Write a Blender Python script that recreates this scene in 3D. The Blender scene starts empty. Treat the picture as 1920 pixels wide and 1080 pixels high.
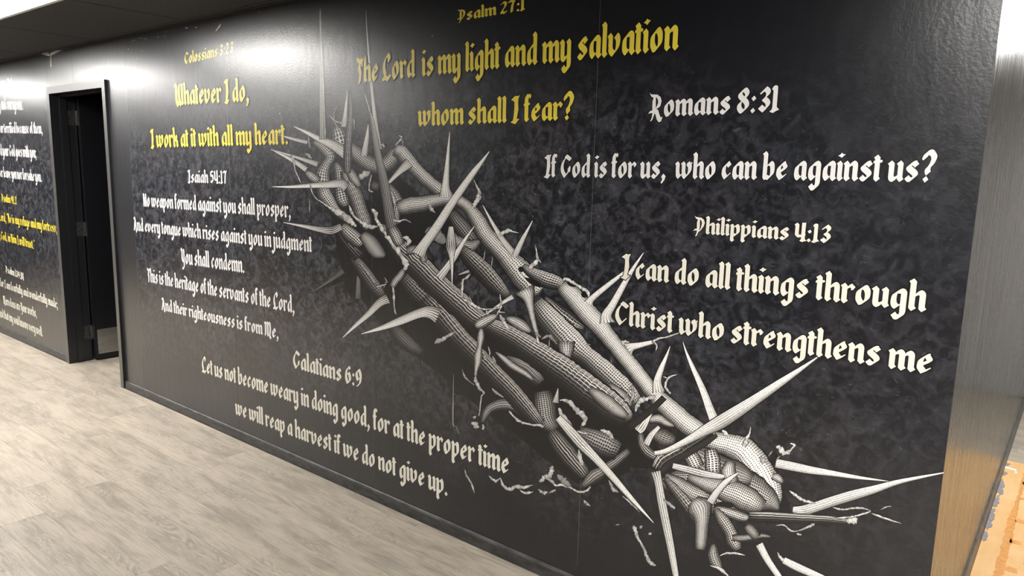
import bpy, bmesh, math, random
from mathutils import Vector, Matrix
from mathutils.geometry import tessellate_polygon, delaunay_2d_cdt
random.seed(11)
SC = bpy.context.scene
COL = SC.collection
# ---------------------------------------------------------------- camera, world, exposure
CAM = bpy.data.cameras.new('camera'); CAM.sensor_width = 36; CAM.lens = 25.433; CAM.clip_start = 0.05
cam = bpy.data.objects.new('camera', CAM); COL.objects.link(cam)
cam.matrix_world = Matrix(((0.780217, -0.118375, 0.614206, 0.0), (0.625064, 0.110512, -0.772711, -2.25), (0.023593, 0.9868, 0.160216, 1.63805), (0, 0, 0, 1)))
SC.camera = cam
W = bpy.data.worlds.new('World'); SC.world = W; W.use_nodes = True
W.node_tree.nodes['Background'].inputs[0].default_value = (0.9, 0.95, 1, 1); W.node_tree.nodes['Background'].inputs[1].default_value = 0.05
VS = SC.view_settings; VS.view_transform = 'Standard'; VS.look = 'None'; VS.gamma = 1; VS.exposure = 0.0; VS.use_curve_mapping = False
LAMP = 36.0          # radiance of the troffer diffusers
LAMP_COL = (1.0, 0.972, 0.93, 1)
CEIL = 2.446; XC = -0.239; YB = -4.3; XL = -12.7; XR = 4.3; YF = 4.45

# ---------------------------------------------------------------- node helpers
class NT:
    def __init__(s, name):
        s.m = bpy.data.materials.new(name); s.m.use_nodes = True; s.t = s.m.node_tree; s.t.nodes.clear()
        s.out = s.n('ShaderNodeOutputMaterial'); s.b = s.n('ShaderNodeBsdfPrincipled'); s.l(s.b, 0, s.out, 0)
    def n(s, t, **k):
        x = s.t.nodes.new(t)
        for a, b in k.items(): setattr(x, a, b)
        return x
    def l(s, a, i, b, j): s.t.links.new(a.outputs[i], b.inputs[j])
    def put(s, node, **k):
        for a, v in k.items():
            key = int(a[1:]) if a[0] == '_' and a[1:].isdigit() else a
            if isinstance(v, tuple) and len(v) == 2 and hasattr(v[0], 'outputs'): s.t.links.new(v[0].outputs[v[1]], node.inputs[key])
            else: node.inputs[key].default_value = v
        return node
    def math(s, op, a, b=0.0, c=0.0, clamp=False):
        x = s.n('ShaderNodeMath', operation=op); x.use_clamp = clamp
        s.put(x, _0=a, _1=b, _2=c); return (x, 0)
    def noise(s, vec, scale, detail=2, rough=0.5, dist=0.0, out=0):
        x = s.n('ShaderNodeTexNoise'); s.put(x, Vector=vec, Scale=scale, Detail=detail, Roughness=rough, Distortion=dist); return (x, out)
    def ramp(s, fac, stops, mode='LINEAR'):
        x = s.n('ShaderNodeValToRGB'); x.color_ramp.interpolation = mode
        e = x.color_ramp.elements
        while len(e) < len(stops): e.new(0.5)
        for i, (p, c) in enumerate(stops):
            e[i].position = p; e[i].color = c if isinstance(c, tuple) else (c, c, c, 1)
        s.put(x, Fac=fac); return (x, 0)
    def mix(s, f, a, b, mode='MIX'):
        x = s.n('ShaderNodeMix', data_type='RGBA', blend_type=mode); s.put(x, Factor=f)
        for k, v in ((6, a), (7, b)):
            if isinstance(v, tuple) and len(v) == 2: s.t.links.new(v[0].outputs[v[1]], x.inputs[k])
            else: x.inputs[k].default_value = v
        return (x, 2)
    def map(s, vec, sc=(1, 1, 1), loc=(0, 0, 0)):
        x = s.n('ShaderNodeMapping'); s.put(x, Vector=vec, Scale=sc, Location=loc); return (x, 0)
    def coord(s): return (s.n('ShaderNodeTexCoord'), 3)
    def bump(s, h, strength, dist):
        x = s.n('ShaderNodeBump'); s.put(x, Height=h, Strength=strength, Distance=dist); s.l(x, 0, s.b, 'Normal')
    def base(s, c, rough=0.5, spec=0.5, metal=0.0):
        s.put(s.b, **{'Base Color': c, 'Roughness': rough, 'Metallic': metal, 'Specular IOR Level': spec}); return s
def g(v, a=1): return (v, v, v, a)
GLOSS = 0.34
def vinyl_relief(t):
    t.put(t.b, **{'Specular IOR Level': 0.22, 'Coat Weight': 1.0, 'Coat Roughness': 0.28, 'Coat IOR': 1.5})
    c = t.coord()
    a = t.noise(c, 95, 2, 0.6); b = t.noise(t.map(c, (1, 1, 0.25)), 22, 2, 0.5)
    h = t.math('ADD', a, t.math('MULTIPLY', b, 1.6))
    t.bump(h, 0.21, 0.0022); t.t.links.new(t.b.inputs['Normal'].links[0].from_socket, t.b.inputs['Coat Normal'])
    return c
def plain(name, col, rough=0.5, spec=0.5, metal=0.0):
    return NT(name).base(col, rough, spec, metal).m
def gloss_vinyl(name, col, rough=GLOSS):
    t = NT(name).base(col, rough); vinyl_relief(t); return t.m
def camo_vinyl():
    t = NT('printed_camo_vinyl'); t.base(g(0.015), GLOSS); c = vinyl_relief(t)
    n1 = t.noise(c, 17, 1.2, 0.5, 1.3); n2 = t.noise(t.map(c, (1, 1, 1), (7, 0, 3)), 36, 1, 0.5, 1.1)
    lv = t.ramp(n1, [(0, 0.0), (0.45, 0.30), (0.53, 0.62), (0.60, 1.0)], 'CONSTANT')
    lv2 = t.ramp(n2, [(0, 0.0), (0.56, 0.5), (0.64, 0.9)], 'CONSTANT')
    fl = t.ramp(t.noise(t.map(c, (1, 1, 1.5), (3, 0, 9)), 34, 1, 0.5, 1.2), [(0, 0.0), (0.735, 1.0)], 'CONSTANT')
    patch = t.math('ADD', t.math('MULTIPLY', lv, 0.6), t.math('MULTIPLY', lv2, 0.5))
    sep = t.n('ShaderNodeSeparateXYZ'); t.put(sep, Vector=c)
    curl = t.ramp(t.math('ABSOLUTE', t.math('SUBTRACT', n2, 0.56)), [(0.0, 1.0), (0.009, 0.0)], 'CONSTANT')
    fl = t.math('MAXIMUM', fl, t.math('MULTIPLY', t.math('MULTIPLY', curl, 0.55), t.ramp(t.noise(c, 9, 1), [(0.5, 0.0), (0.56, 1.0)])))
    zr = t.math('DIVIDE', t.math('ADD', (sep, 2), t.math('SUBTRACT', t.math('MULTIPLY', t.noise(c, 1.8, 2), 0.7), 0.35)), 2.6)
    mask = t.ramp(zr, [(0.10, 0.05), (0.30, 0.8), (0.46, 1.0), (0.66, 0.85), (0.80, 0.06)])
    xr = t.math('DIVIDE', t.math('ADD', (sep, 0), 2.2), 2.0, 0, True)
    maskx = t.ramp(xr, [(0.0, 1.0), (0.45, 0.7), (1.0, 0.25)])
    m = t.math('MULTIPLY', mask, maskx)
    v = t.math('MULTIPLY', t.math('ADD', t.math('MULTIPLY', patch, 0.085), t.math('MULTIPLY', fl, 0.10)), m)
    tint = t.mix(t.ramp(t.noise(c, 2.2, 2), [(0.35, 0.0), (0.65, 1.0)]), (1.0, 0.93, 1.06, 1), (0.85, 0.94, 1.12, 1))
    vv = t.n('ShaderNodeCombineColor'); val = t.math('ADD', v, 0.0085)
    t.put(vv, _0=val, _1=t.math('ADD', v, 0.009), _2=t.math('ADD', v, 0.0108))
    colr = t.mix(1.0, (vv, 0), tint, 'MULTIPLY')
    t.l(colr[0], 2, t.b, 'Base Color')
    return t.m
def crown_print():
    t = NT('printed_wire_branch'); t.base(g(0.5), GLOSS + .03); c = vinyl_relief(t)
    uv = t.n('ShaderNodeUVMap', uv_map='net'); sep = t.n('ShaderNodeSeparateXYZ'); t.put(sep, Vector=(uv, 0))
    at = t.n('ShaderNodeVertexColor', layer_name='tone'); sc = t.n('ShaderNodeSeparateColor'); t.put(sc, Color=(at, 0))
    nz = t.n('ShaderNodeSeparateXYZ'); t.put(nz, Vector=t.noise(c, 38, 3, 0.6, 0, 1))
    def wave(axis, fill, amp):
        u = t.math('ADD', (sep, axis), t.math('MULTIPLY', t.math('SUBTRACT', (nz, axis), 0.5), amp))
        f = t.math('MULTIPLY', t.math('ABSOLUTE', t.math('SUBTRACT', t.math('FRACT', u), 0.5)), 2.0)
        d = t.math('SUBTRACT', f, t.math('SUBTRACT', 1.0, fill))
        return t.math('MULTIPLY', d, 7.0, 0, True)
    lu = wave(0, (sc, 1), 0.5); lv = wave(1, t.math('MULTIPLY', (sc, 1), (sc, 2)), 0.4)
    on = t.math('MAXIMUM', lu, lv)
    grit = t.ramp(t.noise(c, 190, 2, 0.6), [(0.34, 0.7), (0.46, 1.0)])
    b = t.math('MULTIPLY', t.math('MULTIPLY', on, grit), (sc, 0))
    val = t.math('ADD', t.math('MULTIPLY', b, 0.88), t.math('ADD', t.math('MULTIPLY', t.math('POWER', (sc, 0), 2.0), 0.05), 0.006))
    cc = t.n('ShaderNodeCombineColor'); t.put(cc, _0=val, _1=t.math('MULTIPLY', val, 0.99), _2=t.math('MULTIPLY', val, 0.955))
    t.l(cc, 0, t.b, 'Base Color')
    return t.m
def plank_mat():
    t = NT('grey_oak_vinyl'); t.base(g(0.5), 0.42, 0.35)
    oi = t.n('ShaderNodeObjectInfo'); off = t.n('ShaderNodeVectorMath', operation='SCALE'); t.put(off, _0=(13.0, 29.0, 7.0)); t.t.links.new(oi.outputs['Random'], off.inputs['Scale'])
    add = t.n('ShaderNodeVectorMath', operation='ADD'); t.put(add, _0=t.coord(), _1=(off, 0))
    v = (add, 0)
    fine = t.noise(t.map(v, (2.2, 42, 1)), 3.0, 5, 0.65, 0.3)
    cath = t.noise(t.map(v, (1.0, 8.0, 1)), 1.9, 2.5, 0.55, 0.7)
    rings = t.math('MULTIPLY', t.math('ADD', t.math('SINE', t.math('MULTIPLY', cath, 120.0)), 1.0), 0.5)
    rm = t.ramp(t.noise(t.map(v, (1.3, 5, 1), (4, 4, 0)), 2.0, 2), [(0.44, 0.0), (0.60, 1.0)])
    blot = t.noise(t.map(v, (1.2, 5, 1), (9, 1, 0)), 2.6, 3, 0.6)
    base = t.ramp(fine, [(0.28, (0.292, 0.249, 0.198, 1)), (0.44, (0.430, 0.374, 0.301, 1)), (0.62, (0.490, 0.434, 0.357, 1))])
    c1 = t.mix(t.math('MULTIPLY', t.math('MULTIPLY', rings, rm), 0.6), base, (0.232, 0.198, 0.159, 1))
    c2 = t.mix(t.ramp(blot, [(0.48, 0.0), (0.70, 0.75)]), c1, (0.258, 0.228, 0.185, 1))
    tone = t.math('ADD', t.math('MULTIPLY', (oi, 5), 0.14), 0.93)
    vm = t.n('ShaderNodeVectorMath', operation='SCALE'); t.put(vm, _0=c2); t.t.links.new(tone[0].outputs[0], vm.inputs['Scale'])
    t.l(vm, 0, t.b, 'Base Color')
    t.bump(fine, 0.15, 0.001)
    return t.m
def streak_gloss():
    t = NT('streaked_black_gloss'); c = t.coord()
    s1 = t.noise(t.map(c, (1, 16, 0.7)), 3.0, 3, 0.6); s2 = t.noise(c, 2.0, 2)
    r = t.ramp(s1, [(0.3, 0.20), (0.7, 0.32)])
    t.base(g(0.020), 0.2, 1.0); t.l(r[0], 0, t.b, 'Roughness')
    t.l(t.ramp(s1, [(0.4, 0.016), (0.75, 0.032)])[0], 0, t.b, 'Base Color')
    t.bump(t.math('ADD', s1, t.math('MULTIPLY', s2, 1.0)), 0.10, 0.002)
    return t.m
def ply_mat():
    t = NT('yellow_plywood_underlay'); c = t.coord()
    a = t.noise(t.map(c, (14, 1.5, 1)), 3, 4, 0.6); b = t.noise(c, 3.0, 3, 0.6)
    col = t.mix(t.ramp(a, [(0.35, 0.0), (0.7, 0.5)]), (0.74, 0.475, 0.22, 1), (0.66, 0.38, 0.15, 1))
    col = t.mix(t.ramp(b, [(0.45, 0.0), (0.7, 0.6)]), col, (0.78, 0.54, 0.30, 1))
    fl = t.ramp(t.noise(t.map(c, (1, .5, 1)), 42, 2, 0.5), [(0.0, 0.0), (0.74, 1.0)], 'CONSTANT')
    col = t.mix(t.math('MULTIPLY', fl, 0.6), col, (0.32, 0.20, 0.12, 1))
    t.base(col, 0.6, 0.3); t.bump(a, 0.1, 0.001); return t.m
def noisy(name, c1, c2, scale, rough=0.6, spec=0.4, bump=0.05, metal=0.0, squash=(1, 1, 1)):
    t = NT(name); n = t.noise(t.map(t.coord(), squash), scale, 3, 0.6)
    t.base(t.ramp(n, [(0.35, c1), (0.68, c2)]), rough, spec, metal); t.bump(n, bump, 0.001); return t.m
def emit(name, col, s):
    m = bpy.data.materials.new(name); m.use_nodes = True; t = m.node_tree; t.nodes.clear()
    o = t.nodes.new('ShaderNodeOutputMaterial'); e = t.nodes.new('ShaderNodeEmission'); e.inputs[0].default_value = col; e.inputs[1].default_value = s
    t.links.new(e.outputs[0], o.inputs[0]); return m
M = dict(
    camo=camo_vinyl(), crown=crown_print(), plank=plank_mat(), side=streak_gloss(), ply=ply_mat(),
    black_vinyl=gloss_vinyl('plain_black_vinyl', (0.024, 0.024, 0.027, 1)),
    halo=gloss_vinyl('black_print', (0.006, 0.006, 0.0075, 1)), white=gloss_vinyl('white_print', (0.82, 0.815, 0.80, 1)),
    cream=gloss_vinyl('cream_print', (0.78, 0.76, 0.66, 1)), yellow=gloss_vinyl('yellow_print', (0.86, 0.70, 0.075, 1)),
    backing=plain('drywall_backing', g(0.38), 0.6), dark=noisy('dark_paint', g(0.018), g(0.03), 6, 0.45),
    ceil=noisy('black_painted_tile', (0.036, 0.036, 0.042, 1), (0.050, 0.050, 0.056, 1), 60, 0.7, 0.3, 0.2), grid=plain('ceiling_grid', g(0.006), 0.7),
    base=noisy('black_rubber_base', g(0.022), g(0.060), 14, 0.33, 0.5, 0.1, 0, (1, 1, 3)),
    basetop=noisy('rubber_lip_lit', g(0.05), g(0.11), 12, 0.35), frame=plain('black_frame_face_lit', (0.075, 0.073, 0.072, 1), 0.36, 1.0), jamb=plain('black_frame_paint_shaded', (0.012, 0.012, 0.014, 1), 0.3),  # frame face lightened for reflected light, jamb kept dark for shade
    door=plain('black_door_paint', (0.006, 0.006, 0.008, 1), 0.35), hinge=noisy('painted_steel_hinge', g(0.02), g(0.07), 60, 0.3, 0.5, 0.05, 0.3),
    kick=noisy('brushed_steel_plate', g(0.42), g(0.56), 9, 0.34, 0.5, 0.05, 1.0, (1, 0.3, 2)), screw=plain('bright_screw', g(0.8), 0.25, 0.5, 1.0),
    white_edge=plain('torn_white_vinyl', (0.78, 0.76, 0.72, 1), 0.5), trim=plain('black_wall_angle', g(0.035), 0.3),
    lamp=emit('lit_diffuser', LAMP_COL, LAMP), lampframe=plain('white_enamel', g(0.75), 0.35),
    glue=noisy('orange_glue_residue', (0.62, 0.27, 0.07, 1), (0.70, 0.36, 0.12, 1), 40, 0.5),
    mortar=noisy('grey_adhesive', (0.20, 0.19, 0.21, 1), (0.34, 0.32, 0.33, 1), 60, 0.7, 0.3, 0.4), seam=gloss_vinyl('pale_seam', g(0.16)), grey=noisy('grey_paint', g(0.40), g(0.46), 5, 0.5), slab=plain('dark_joint', (0.20, 0.17, 0.14, 1), 0.9),
)
# ---------------------------------------------------------------- object helpers
def link(name, me, mats, parent=None):
    for m in (mats if isinstance(mats, (list, tuple)) else [mats]): me.materials.append(m)
    o = bpy.data.objects.new(name, me); COL.objects.link(o)
    if parent: o.parent = parent
    return o
def mesh(name, V, F, mats, parent=None, idx=None):
    me = bpy.data.meshes.new(name); me.from_pydata(V, [], F)
    o = link(name, me, mats, parent)
    if idx: me.polygons.foreach_set('material_index', idx)
    me.update(); return o
def boxes(L):
    V = []; F = []
    for x0, x1, y0, y1, z0, z1 in L:
        b = len(V); V += [(x, y, z) for z in (z0, z1) for y in (y0, y1) for x in (x0, x1)]
        F += [tuple(b+i for i in f) for f in ((0, 2, 3, 1), (4, 5, 7, 6), (0, 1, 5, 4), (2, 6, 7, 3), (0, 4, 6, 2), (1, 3, 7, 5))]
    return V, F
def box(name, L, mat, parent=None, bevel=0):
    V, F = boxes(L if isinstance(L[0], (list, tuple)) else [L])
    o = mesh(name, V, F, mat, parent)
    if bevel:
        bm = bmesh.new(); bm.from_mesh(o.data); bmesh.ops.bevel(bm, geom=bm.edges[:], offset=bevel, segments=2, affect='EDGES'); bm.to_mesh(o.data); bm.free()
    return o
def S(o): o['kind'] = 'structure'; return o
def tag(o, label, cat=None, group=None):
    o['label'] = label
    if cat: o['category'] = cat
    if group: o['group'] = group
    return o
def empty(name, loc=(0, 0, 0)):
    o = bpy.data.objects.new(name, None); COL.objects.link(o); o.location = loc; o.empty_display_size = 0.1; return o
def poly(name, P, y, mat, parent=None, plane='wall'):
    T = tessellate_polygon([[Vector((a, b, 0)) for a, b in P]])
    V = [(a, y, b) if plane == 'wall' else (a, b, y) for a, b in P]
    return mesh(name, V, [tuple(t) for t in T], mat, parent)

# ---------------------------------------------------------------- room shell
DX0, DX1, DZ = -6.354, -5.417, 2.135                     # door opening
S(box('wall_front', [(XL, DX0, 0, .14, 0, CEIL+.1), (DX1, XC-.14, 0, .14, 0, CEIL+.1), (DX0, DX1, 0, .14, DZ, CEIL+.1), (XC-.14, XC-.004, .001, .14, 0, CEIL+.1)], M['backing']))
S(box('wall_right', (XC-.13, XC, 0.0003, YF, 0, CEIL+.1), M['side']))
S(box('wall_far', (XC-.14, XR+.1, YF, YF+.1, 0, CEIL+.1), M['grey']))
S(box('wall_east', (XR, XR+.1, YB, YF, 0, CEIL+.1), M['dark']))
S(box('wall_back', (XL, XR+.1, YB-.1, YB, 0, CEIL+.1), M['dark']))
S(box('wall_left', (XL-.1, XL, YB, .14, 0, CEIL+.1), M['dark']))
S(box('wall_room', [(-8.0, -3.4, 2.9, 3.0, 0, CEIL+.1), (-8.1, -8.0, .14, 3.0, 0, CEIL+.1), (-3.5, -3.4, .14, 3.0, 0, CEIL+.1)], M['dark']))
ceiling = S(box('ceiling', [(XL, XR, YB, YF, CEIL+.02, CEIL+.06)], M['grid']))
# ceiling tiles, 1.22 x 0.61 m, with the troffers in the same grid
tile_me = None
LAMPS = [(-4.81, -.965, 0), (-7.25, -.965, 0), (-9.69, -.965, 0), (-6.03, -2.795, 0), (-8.47, -2.795, 0), (.07, -1.575, 0), (2.51, -1.575, 0), (.07, -3.405, 0), (1.29, -2.795, 0)]
def near_lamp(x, y): return any(abs(x-a) < .3 and abs(y-b) < .25 for a, b, _ in LAMPS)
def tile(x, y):
    global tile_me
    if tile_me is None:
        o = box('ceiling_tile', (-.6065, .6065, -.3015, .3015, 0, .015), M['ceil'], ceiling, .0015); tile_me = o.data
    else:
        o = bpy.data.objects.new('ceiling_tile', tile_me); COL.objects.link(o); o.parent = ceiling
    o.location = (x, y, CEIL)
LX = [-4.81+1.22*k for k in range(-6, 8)]
for x in LX:
    for k in range(7):
        y = -.355-.61*k
        if near_lamp(x, y): continue
        tile(x, y)
for x in (.56, 1.78, 3.0):
    for k in range(7):
        y = .33+.61*k
        if x < 1 and k in (3, 4): continue
        tile(x, y)
for a, b_ in ((-.045, -.003), (.603, 1.166)): box('ceiling_tile', (a, b_, 1.858, 3.072, CEIL, CEIL+.015), M['ceil'], ceiling)
box('ceiling_tile', (XC, -.05, .02, YF, CEIL, CEIL+.015), M['ceil'], ceiling)
S(box('trim_1', [(XL, XC-.004, -.022, -.0005, CEIL-.003, CEIL), (XL, XC-.004, -.004, -.0005, CEIL-.022, CEIL)], M['trim']))
S(box('trim_2', [(XL, XC, -.049, -.024, CEIL, CEIL+.012)], M['ceil']))
def troffer(x, y, lab, turned=False):
    r = empty('ceiling_light', (x, y, CEIL))
    tag(r, lab, 'light', 'recessed ceiling lights')
    w, h = (.3, .6) if turned else (.6, .3)
    e = .022
    box('light_frame', [(-w, w, -h, -h+e, -.004, .018), (-w, w, h-e, h, -.004, .018), (-w, -w+e, -h+e, h-e, -.004, .018), (w-e, w, -h+e, h-e, -.004, .018)], M['lampframe'], r)
    box('diffuser', (-w+e, w-e, -h+e, h-e, .001, .014), M['lamp'], r)
labs = ['lit white recessed ceiling light in the top left corner of the photo', 'recessed ceiling light above the doorway end, out of frame', 'recessed ceiling light furthest down the corridor, out of frame',
        'recessed ceiling light in the second row over the corridor, out of frame', 'recessed ceiling light in the second row furthest left, out of frame', 'recessed ceiling light over the wall corner, out of frame',
        'unseen fill light added over the right hand room, out of frame', 'unseen fill light added behind the camera, out of frame', 'unseen fill light added right of the camera, out of frame']  # fill lights with no known fixture, added to brighten lettering and floor
for (x, y, _), l in zip(LAMPS, labs): troffer(x, y, l)
troffer(.30, 2.465, 'recessed ceiling light over the yellow underlay, out of frame', True)

# floor: grey oak planks, each its own piece, and the bare underlay round the corner
floor = S(box('floor', (XL, XR, YB, YF, -.06, -.0045), M['slab']))
pm = [None]
def plank(x, y, w=1.2185, off=0):
    if pm[0] is None:
        o = box('floor_plank', (-.6097, .6097, -.0873, .0873, -.004, 0), M['plank'], floor, .0004); pm[0] = o.data
    else:
        o = bpy.data.objects.new('floor_plank', pm[0]); COL.objects.link(o); o.parent = floor
    o.location = (x, y, random.uniform(-.0001, .0001)); return o
PW = .175
KNOWN = {2: -3.31, 1: -4.81, 5: -4.04, 0: -6.1, 3: -5.0, 4: -2.6}
for k in range(0, 13):
    y = -.0625-PW/2-PW*(k-0)
    x0 = KNOWN.get(k, random.uniform(-4, -2.8))
    j = math.floor((-9.0-x0)/1.22)
    while x0+1.22*j < 0.2:
        plank(x0+1.22*j+.61, y); j += 1
for k in range(0, 6):                                    # the row under the wall line and on through the doorway
    y = -.0625+PW/2+PW*k
    for j in range(2 if k else 8): plank(-6.55+.61*(k % 2)+1.22*(j-(0 if k else 2)), y)
for k in range(9):
    xs = .16-.35*(k % 3)
    if xs > XC: box('floor_plank', (XC, xs-.0003, 2.9175+PW*k-.0873, 2.9175+PW*k+.0873, -.004, 0), M['plank'], floor)
    for j in range(3): plank((xs if xs > XC else xs+.0)+.61+1.22*j, 2.9175+PW*k)
def subfloor():
    o = box('underlay_sheet', (XC, XR, -.02, 2.829, -.004, -.0006), M['ply'], floor)
    tag(o, 'yellow plywood underlay left bare right of the wall corner')
subfloor()

# black rubber wall base
def baseboard(name, L, axis):
    V = []; F = []
    prof = [(0, 0), (-.016, 0), (-.013, .008), (-.011, .045), (-.008, .053), (-.003, .056), (0, .056)]
    idx = []
    for a0, a1 in L:
        b = len(V)
        n = max(2, int(abs(a1-a0)/.4)); 
        for i in range(n+1):
            a = a0+(a1-a0)*i/n; wob = .0012*math.sin(i*2.3)
            for p, q in prof: V.append((a, p+wob*(q > .02)*(p < 0), q) if axis == 'x' else (XC-p-wob*(q > .02)*(p < 0), a, q))
        m = len(prof)
        for i in range(n):
            for j in range(m-1):
                F.append((b+i*m+j, b+(i+1)*m+j, b+(i+1)*m+j+1, b+i*m+j+1)); idx.append(1 if j >= 3 else 0)  # lip faces take a lighter colour standing for light reflected off the top
        F.append(tuple(b+j for j in range(m))); idx.append(0); F.append(tuple(b+n*m+j for j in range(m))[::-1]); idx.append(0)
    o = mesh(name, V, F, [M['base'], M['basetop']], None, idx); return S(o)
bf = baseboard('baseboard_front', [(XL, -6.43), (-5.365, XC+.016)], 'x')
br = baseboard('baseboard_right', [(-.016, YF)], 'y')

# ---------------------------------------------------------------- doorway
door = S(empty('door_1', (0, 0, 0)))
P = .02
box('door_frame', [(DX0-.053, DX0, -P, .0, 0, 2.185), (DX1, DX1+.047, -P, .0, 0, 2.185), (DX0, DX1, -P, .0, DZ, 2.185)], M['frame'], door)
box('door_jamb', [(DX0-.004, DX0+.002, 0, .16, 0, DZ), (DX1-.002, DX1+.004, 0, .16, 0, DZ), (DX0, DX1, 0, .16, DZ-.002, DZ+.004), (DX1+.0472, DX1+.0478, -P+.001, 0, 0, 2.184), (DX0+.0002, DX0+.0008, -P+.0005, 0, 0, DZ), (DX1-.0008, DX1-.0002, -P+.0005, 0, 0, DZ), (DX0, DX1, -P+.0005, 0, DZ-.0008, DZ-.0002), (DX0-.053, DX1+.0478, -P, 0, 2.185, 2.1862)], M['jamb'], door)  # thin sheets carry the shaded black onto the frame's sides and top edge
box('door_stop', [(DX0+.002, DX0+.016, .045, .095, 0, DZ-.002), (DX1-.016, DX1-.002, .045, .095, 0, DZ-.002), (DX0+.016, DX1-.016, .045, .095, DZ-.016, DZ-.002)], M['jamb'], door, .001)
LXF = -6.300
leaf = box('door_leaf', (LXF-.044, LXF, .165, 1.08, .012, DZ-.012), M['door'], door, .002)
for z in (1.965, 1.09, .24):
    h = box('hinge', [(DX0+.002, DX0+.004, .10, .157, z-.057, z+.057), (LXF-.04, LXF-.006, .1625, .165, z-.057, z+.057)], M['hinge'], door)
    V = []; F = []
    for s in range(5):
        za = z-.057+s*.0229
        for zz in (za, za+.0215):
            for k in range(10): V.append((DX0+.012+.008*math.cos(k*math.pi/5), .168-.008+.008*math.sin(k*math.pi/5), zz))
        b = s*20
        F += [(b+k, b+(k+1) % 10, b+10+(k+1) % 10, b+10+k) for k in range(10)]+[tuple(b+k for k in range(10))[::-1], tuple(b+10+k for k in range(10))]
    mesh('hinge_knuckle', V, F, M['hinge'], h)
kp = box('kick_plate', (LXF, LXF+.002, .185, 1.04, .055, .262), M['kick'], door, .0005)
tag(kp, 'brushed steel kick plate on the foot of the black door')
for y in (.2, .6, 1.02):
    for z in (.068, .158, .248):
        bm = bmesh.new(); bmesh.ops.create_uvsphere(bm, u_segments=8, v_segments=4, radius=.005)
        for v in bm.verts: v.co = Vector((LXF+.002+v.co.x*.4, y+v.co.y, z+v.co.z))
        me = bpy.data.meshes.new('screw'); bm.to_mesh(me); bm.free(); link('screw', me, M['screw'], kp)

# ---------------------------------------------------------------- FONT
# ---------------------------------------------------------------- blackletter alphabet, drawn with a broad nib (x-height = 100)
NA = math.radians(40)
def hull(P):
    P = sorted(set((round(a, 3), round(b, 3)) for a, b in P))
    def half(Q):
        h = []
        for q in Q:
            while len(h) > 1 and (h[-1][0]-h[-2][0])*(q[1]-h[-2][1])-(h[-1][1]-h[-2][1])*(q[0]-h[-2][0]) <= 0: h.pop()
            h.append(q)
        return h[:-1]
    return half(P)+half(P[::-1])
def smooth(P, n=4):
    out = []
    for i in range(len(P)-1):
        p0 = P[max(i-1, 0)]; p1 = P[i]; p2 = P[i+1]; p3 = P[min(i+2, len(P)-1)]
        for k in range(n):
            t = k/n
            out.append(tuple(0.5*((2*p1[j])+(-p0[j]+p2[j])*t+(2*p0[j]-5*p1[j]+4*p2[j]-p3[j])*t*t+(-p0[j]+3*p1[j]-3*p2[j]+p3[j])*t*t*t) for j in range(len(p1))))
    out.append(P[-1])
    return out
def pen(P, w=15.2, h=2.4, sm=True):
    c, s = math.cos(NA), math.sin(NA)
    N = [(c*w*a-s*h*b, s*w*a+c*h*b) for a in (-1, 1) for b in (-1, 1)]
    Q = smooth(P) if sm and len(P) > 2 else P
    return [hull([(p[0]+n[0], p[1]+n[1]) for p in (Q[i], Q[i+1]) for n in N]) for i in range(len(Q)-1)]
def stem(x, T=100, B=0, beak=1, toe=1, w=27):
    P = [(x-7, T-13), (x+3, T-7), (x+13, T), (x+w, T-13)] if beak else [(x, T), (x+w, T)]
    P += [(x+w, B+24), (x+w+8, B+15), (x+w-13, B), (x, B+13)] if toe else [(x+w, B+13), (x+w-14, B), (x, B+13)]
    if beak: P += [(x, T-24)]
    return [P]
def shoulder(x, T=100, toe=1):
    P = [(x-22, T-34), (x-22, T-22), (x-6, T-7), (x+7, T), (x+17, T-3), (x+25, T-11), (x+28, T-22)]
    P += [(x+28, 24), (x+36, 15), (x+15, 0), (x, 13), (x, T-29), (x-3, T-24), (x-8, T-25)]
    return [P]
def rstem(x, B=0, toe=1):
    P = [(x-14, 82), (x-4, 95), (x+7, 100), (x+19, 96), (x+27, 86), (x+28, 76)]
    P += [(x+28, B+24), (x+36, B+15), (x+15, B), (x, B+13)] if toe else [(x+28, B), (x, B)]
    return [P+[(x, 78), (x-4, 83)]]
def rot(polys, cx, cy=50): return [[(2*cx-a, 2*cy-b) for a, b in P] for P in polys]
def shift(polys, dx, dy=0, s=1): return [[(a*s+dx, b*s+dy) for a, b in P] for P in polys]
LB = [(47, 88), (33, 84), (19, 72), (14.5, 52), (15, 32), (21, 19), (31, 12.5)]
RB = [(27, 74), (42, 87), (55, 82), (60, 64), (60, 40), (53, 24), (38, 12.5)]
bowl = lambda: pen(LB)+pen([(31, 12.5), (52, 30)])
hook = lambda x: pen([(x+14, 10), (x+14, -8), (x+9, -24), (x-4, -34), (x-17, -33), (x-24, -24)], 13, 6)+[[(x, 20), (x+28, 20), (x+28, -6), (x, -6)]]
dot = lambda x=0, y=113: [[(x-4, y+10), (x+8, y+16), (x+17, y+25), (x+25, y+19), (x+39, y+17), (x+27, y+8), (x+17, y), (x+9, y+6)]]
lozenge = lambda x, y, r=15: [[(x-r, y+1), (x+2, y+r), (x+r, y-1), (x-2, y-r)]]
cross = lambda x: [[(x-9, 88), (x-6, 99), (x+36, 103), (x+41, 98), (x+37, 91), (x, 86)]]
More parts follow.
